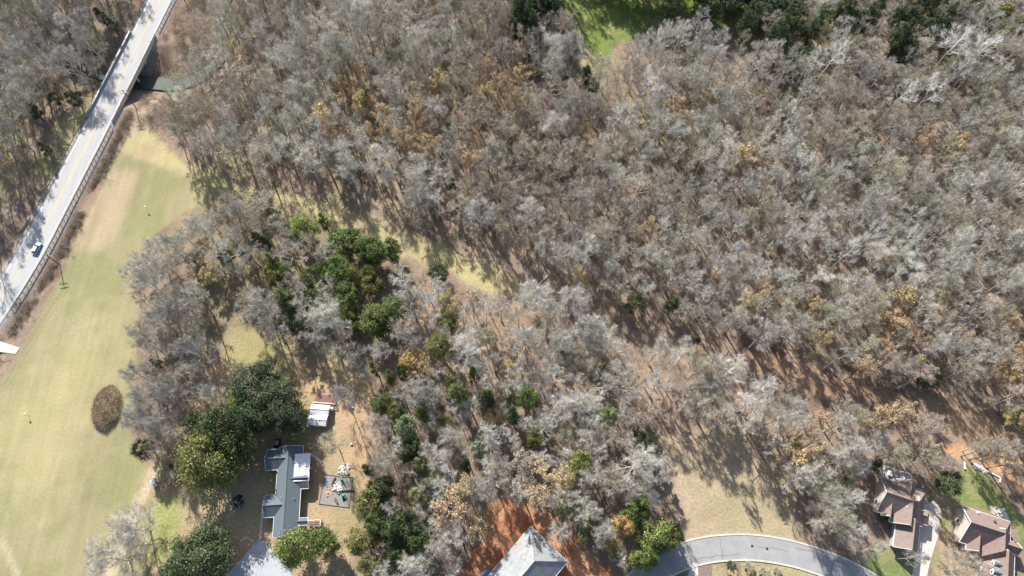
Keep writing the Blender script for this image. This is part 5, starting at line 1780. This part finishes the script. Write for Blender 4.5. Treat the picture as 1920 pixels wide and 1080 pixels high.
# the remaining trees of the woods, too many to tell apart: one mass
Vs, Fs, Cs = [], [], []
n = 0
for t in rest:
    if t['kind'] == 'evergreen' or t['kind'] == 'sycamore':
        continue
    V, F = VL[rng.randrange(len(VL))]
    a = rng.uniform(0, 6.28)
    s_ = t['r'] / 3.95
    co, si = math.cos(a) * s_, math.sin(a) * s_
    zs = t['h'] / 18.5
    P = np.stack([t['x'] + V[:, 0] * co - V[:, 1] * si, t['y'] + V[:, 0] * si + V[:, 1] * co, hz(t['x'], t['y']) + V[:, 2] * zs], 1)
    Vs.append(P)
    Fs.append(F + n)
    n += len(V)
    Cs.append(np.tile(np.array([*t['ct'], 1.0], dtype=np.float32), (len(V), 1)))
if Vs:
    m = mesh('far_woods', np.concatenate(Vs), np.concatenate(Fs), M_wood_st)
    a = m.attributes.new('tint', 'FLOAT_COLOR', 'POINT')
    a.data.foreach_set('color', np.concatenate(Cs).ravel())
    ob('far_woods', m, kind='stuff', label='mass of bare grey and brown winter trees in the far woods', category='woods')

# ------------------------------------------------------------------ brush and saplings under the trees, ditch brambles
RGb = np.random.RandomState(5)


def sapling_set(pts, hmin, hmax, wmin, wmax, per, wid, cols, name, label):
    V, F, K = [], [], []
    P = np.array(pts)
    n = len(P)
    z = hgt(P[:, 0], P[:, 1])
    hh = RGb.uniform(hmin, hmax, n)
    ww = RGb.uniform(wmin, wmax, n)
    base = np.c_[P, z]
    st = base[:, None] + np.stack([RGb.normal(size=(n, per)) * ww[:, None] * .45, RGb.normal(size=(n, per)) * ww[:, None] * .45, RGb.rand(n, per) * hh[:, None] * .75], -1)
    D = unit(np.stack([RGb.normal(size=(n, per)), RGb.normal(size=(n, per)), RGb.uniform(.2, 1.4, (n, per))], -1))
    L = (RGb.uniform(.25, .6, (n, per)) * hh[:, None]).ravel()
    V, F = blades(st.reshape(-1, 3), D.reshape(-1, 3), L, np.full(n * per, wid), RGb)
    cc = np.array(cols)[RGb.randint(0, len(cols), n)] * RGb.uniform(.75, 1.2, (n, 1))
    cc = np.c_[cc, np.ones(n)].astype(np.float32)
    m = mesh(name, V, F, M_brush)
    a = m.attributes.new('tint', 'FLOAT_COLOR', 'POINT')
    a.data.foreach_set('color', np.repeat(cc, per * 3, axis=0).ravel())
    return ob(name, m, kind='stuff', label=label, category='brush')


pts = []
while len(pts) < 5200:
    x = rng.uniform(-255, 240)
    y = rng.uniform(-5, 275)
    u, v = proj(x, y, 1.0)
    if not (-60 < u < 1980 and -60 < v < 1090):
        continue
    if not any(inpoly(u, v, P) for P in WOODS.values()) or any(inpoly(u, v, P) for P in HOLES):
        continue
    if float(fbm(np.array([x]), np.array([y]), 14, 2, 2)[0]) < rng.uniform(.3, .6):
        continue
    if look(DR, x, y) < 7 or look(DC, x, y) < 4:
        continue
    if look(DS, x, y) < 6 or inpoly(x, y, CLAYP):
        continue
    pts.append((x, y))
sapling_set(pts, 1.5, 5.0, .8, 2.2, 46, 0.045, [GREY, BROWN, WARM, MOSS, (0.3, 0.24, 0.19)], 'understorey', 'thin saplings and brush under the bare woods')
pts = []
for q in range(len(RD)):
    u, v = proj(RD[q, 0], RD[q, 1], 0)
    if v < 205 or v > 700:
        continue
    T0 = unit(RD[min(q + 1, len(RD) - 1)] - RD[q - 1])
    nn = np.array([T0[1], -T0[0]])
    for k_ in range(26):
        off = -(7.2 + abs(rng.gauss(0, 1.0)) * 1.6 + rng.uniform(0, 1.8))
        p = RD[q] + nn * off + T0 * rng.uniform(-1.5, 1.5)
        uu, vv = proj(p[0], p[1], 0)
        if 628 < vv < 668:
            continue
        if fbm(np.array([p[0]]), np.array([p[1]]), 6, 1, 2)[0] > .33:
            pts.append(tuple(p))
sapling_set(pts, .8, 2.0, .6, 1.2, 46, 0.06, [(0.30, .24, .2), (0.4, .33, .28), (0.26, .22, .18), (0.28, .26, .17)], 'ditch_brambles', 'dark brambles in the ditch between the road and the hay field')
pts = []
while len(pts) < 900:
    u, v = rng.uniform(262, 385), rng.uniform(-20, 245)
    x, y = Wp(u, v, -2)
    dd = look(DC, x, y)
    if dd < 3.2 or look(DR, x, y) < 8:
        continue
    if fbm(np.array([x]), np.array([y]), 8, 1, 2)[0] > .47:
        pts.append((x, y))
sapling_set(pts, .8, 2.4, .8, 1.7, 44, 0.05, [(0.34, .28, .21), (0.4, .33, .25), (0.28, .24, .18)], 'creek_brush', 'tan brush on the creek banks beside the bridge')

# round brown thicket in the hay field
x, y = Wp(198, 762, 1)
th = thing('round_thicket', 'isolated round brown bramble thicket standing in the hay field', 'thicket', (x, y, hz(x, y)))
nT = 5200
a = RGb.rand(nT) * 6.283
r = np.sqrt(RGb.rand(nT))
ex, ey = 3.9, 6.3
hgt_ = 3.6 * (0.7 + 0.6 * vnoise(r * np.cos(a) * 3 + 40, r * np.sin(a) * 5 + 40, 2)) * np.sqrt(np.maximum(0.05, 1 - r ** 2.4)) * (0.8 + 0.4 * RGb.rand(nT))
P = np.stack([ex * r * np.cos(a), ey * r * np.sin(a), hgt_ * RGb.uniform(.45, .9, nT)], 1)
D = unit(np.stack([np.cos(a) * r + RGb.normal(size=nT) * .6, np.sin(a) * r + RGb.normal(size=nT) * .6, RGb.uniform(.3, 1.2, nT)], 1))
o = ob('crown', mesh('crown', *blades(P, D, RGb.uniform(.5, 1.2, nT), np.full(nT, .07), RGb), M_twig), th)
o.color = (0.29, 0.205, 0.165, 1)
mb = MB()
for q in range(30):
    a_ = rng.uniform(0, 6.28)
    r_ = rng.random() ** .5
    mb.tube([(ex * r_ * .8 * math.cos(a_), ey * r_ * .8 * math.sin(a_), -.1), (ex * r_ * .9 * math.cos(a_), ey * r_ * .9 * math.sin(a_), 1.5)], [.06, .02], 4)
o = mb.build('stems', M_bark, th, kind='stuff')
o.color = (0.22, 0.16, 0.12, 1)

# young terrace trees: slender, with long shadows
for q, (a, b) in enumerate(((1801, 856), (1817, 862), (1838, 864), (1850, 878), (1881, 891))):
    x, y = Wp(a, b)
    t_ = thing('young_tree', '%s of the slender bare young trees on the orange terrace' % ('leftmost', 'second from left', 'middle', 'fourth from left', 'rightmost')[q], 'tree', (x, y, hz(x, y)), q * 1.3, 'slender trees on the terrace')
    tm, cm = VB[(q * 3) % 8]
    t_.scale = (.62, .62, .62)
    o1, o2 = ob('trunk', tm, t_), ob('crown', cm, t_)
    o1.color = (.16, .13, .11, 1)
    o2.color = (*WARM, 1)

# low garden shrubs south of the street and by the houses
for q, (a, b, rr_, c, lb) in enumerate(((1369, 1060, .75, DKG, 'dark clipped shrub in the bed south of the street'), (1372, 1074, .7, STRAW, 'pale straw ornamental grass below the dark shrub'), (1402, 1062, .8, MOSS, 'low mossy shrub beside the mailbox'), (1430, 1072, .9, MOSS, 'low mossy shrub right of the mailbox along the kerb'), (1455, 1070, .6, BROWN, 'brown shrub near the right end of the street bed'), (1655, 965, .9, DKG, 'dark shrub at the left wall of the tan roofed house'), (1660, 975, .7, MDG, 'green shrub below the dark one at the tan roofed house'), (1840, 1028, .8, DKG, 'dark shrub at the front of the dormered house'))):
    x, y = Wp(a, b)
    t_ = thing('garden_shrub', lb, 'shrub', (x, y, hz(x, y)))
    s_ = rr_ * 1.7 / 2.8
    t_.scale = (s_, s_, s_ * .5)
    o1, o2 = ob('stem', VG[4][0], t_), ob('foliage', VG[4][1], t_)
    o1.color = (.15, .12, .1, 1)
    o2.color = (*c, 1)

# fallen bleached trunks on the woodland floor
for q, (a, b, l, an, lb) in enumerate(((1110, 1003, 11, -1.0, 'pale fallen trunk at the right edge of the red clay lot'), (1090, 985, 9, -1.15, 'thin fallen trunk above the red clay lot'), (1075, 1018, 14, -.75, 'long pale log lying along the clay lot'), (900, 800, 6, 1.2, 'short bleached log in the lower mid woods'), (1650, 292, 9, -.6, 'fallen trunk beside the dark pool in the upper right woods'), (1290, 245, 5, .5, 'bright snag on the floor of the right woods'), (1020, 525, 7, .9, 'fallen limb at the end of the grass strip'))):
    x, y = Wp(a, b)
    lg = thing('fallen_trunk', lb, 'log', (x, y, hz(x, y) + .25), an, 'fallen trunks')
    MB().tube([(-l / 2, 0, 0), (-l / 6, .15, .05), (l / 6, -.1, .1), (l / 2, .1, .05)], [.24, .2, .15, .06], 7).build('stem', M_logw, lg)
    MB().tube([(l * .1, 0, .1), (l * .25, l * .12, .5)], [.08, .03], 4).build('branch', M_logw, lg)
    MB().tube([(l * .2, 0, .1), (l * .36, -l * .1, .4)], [.07, .03], 4).build('branch', M_logw, lg)
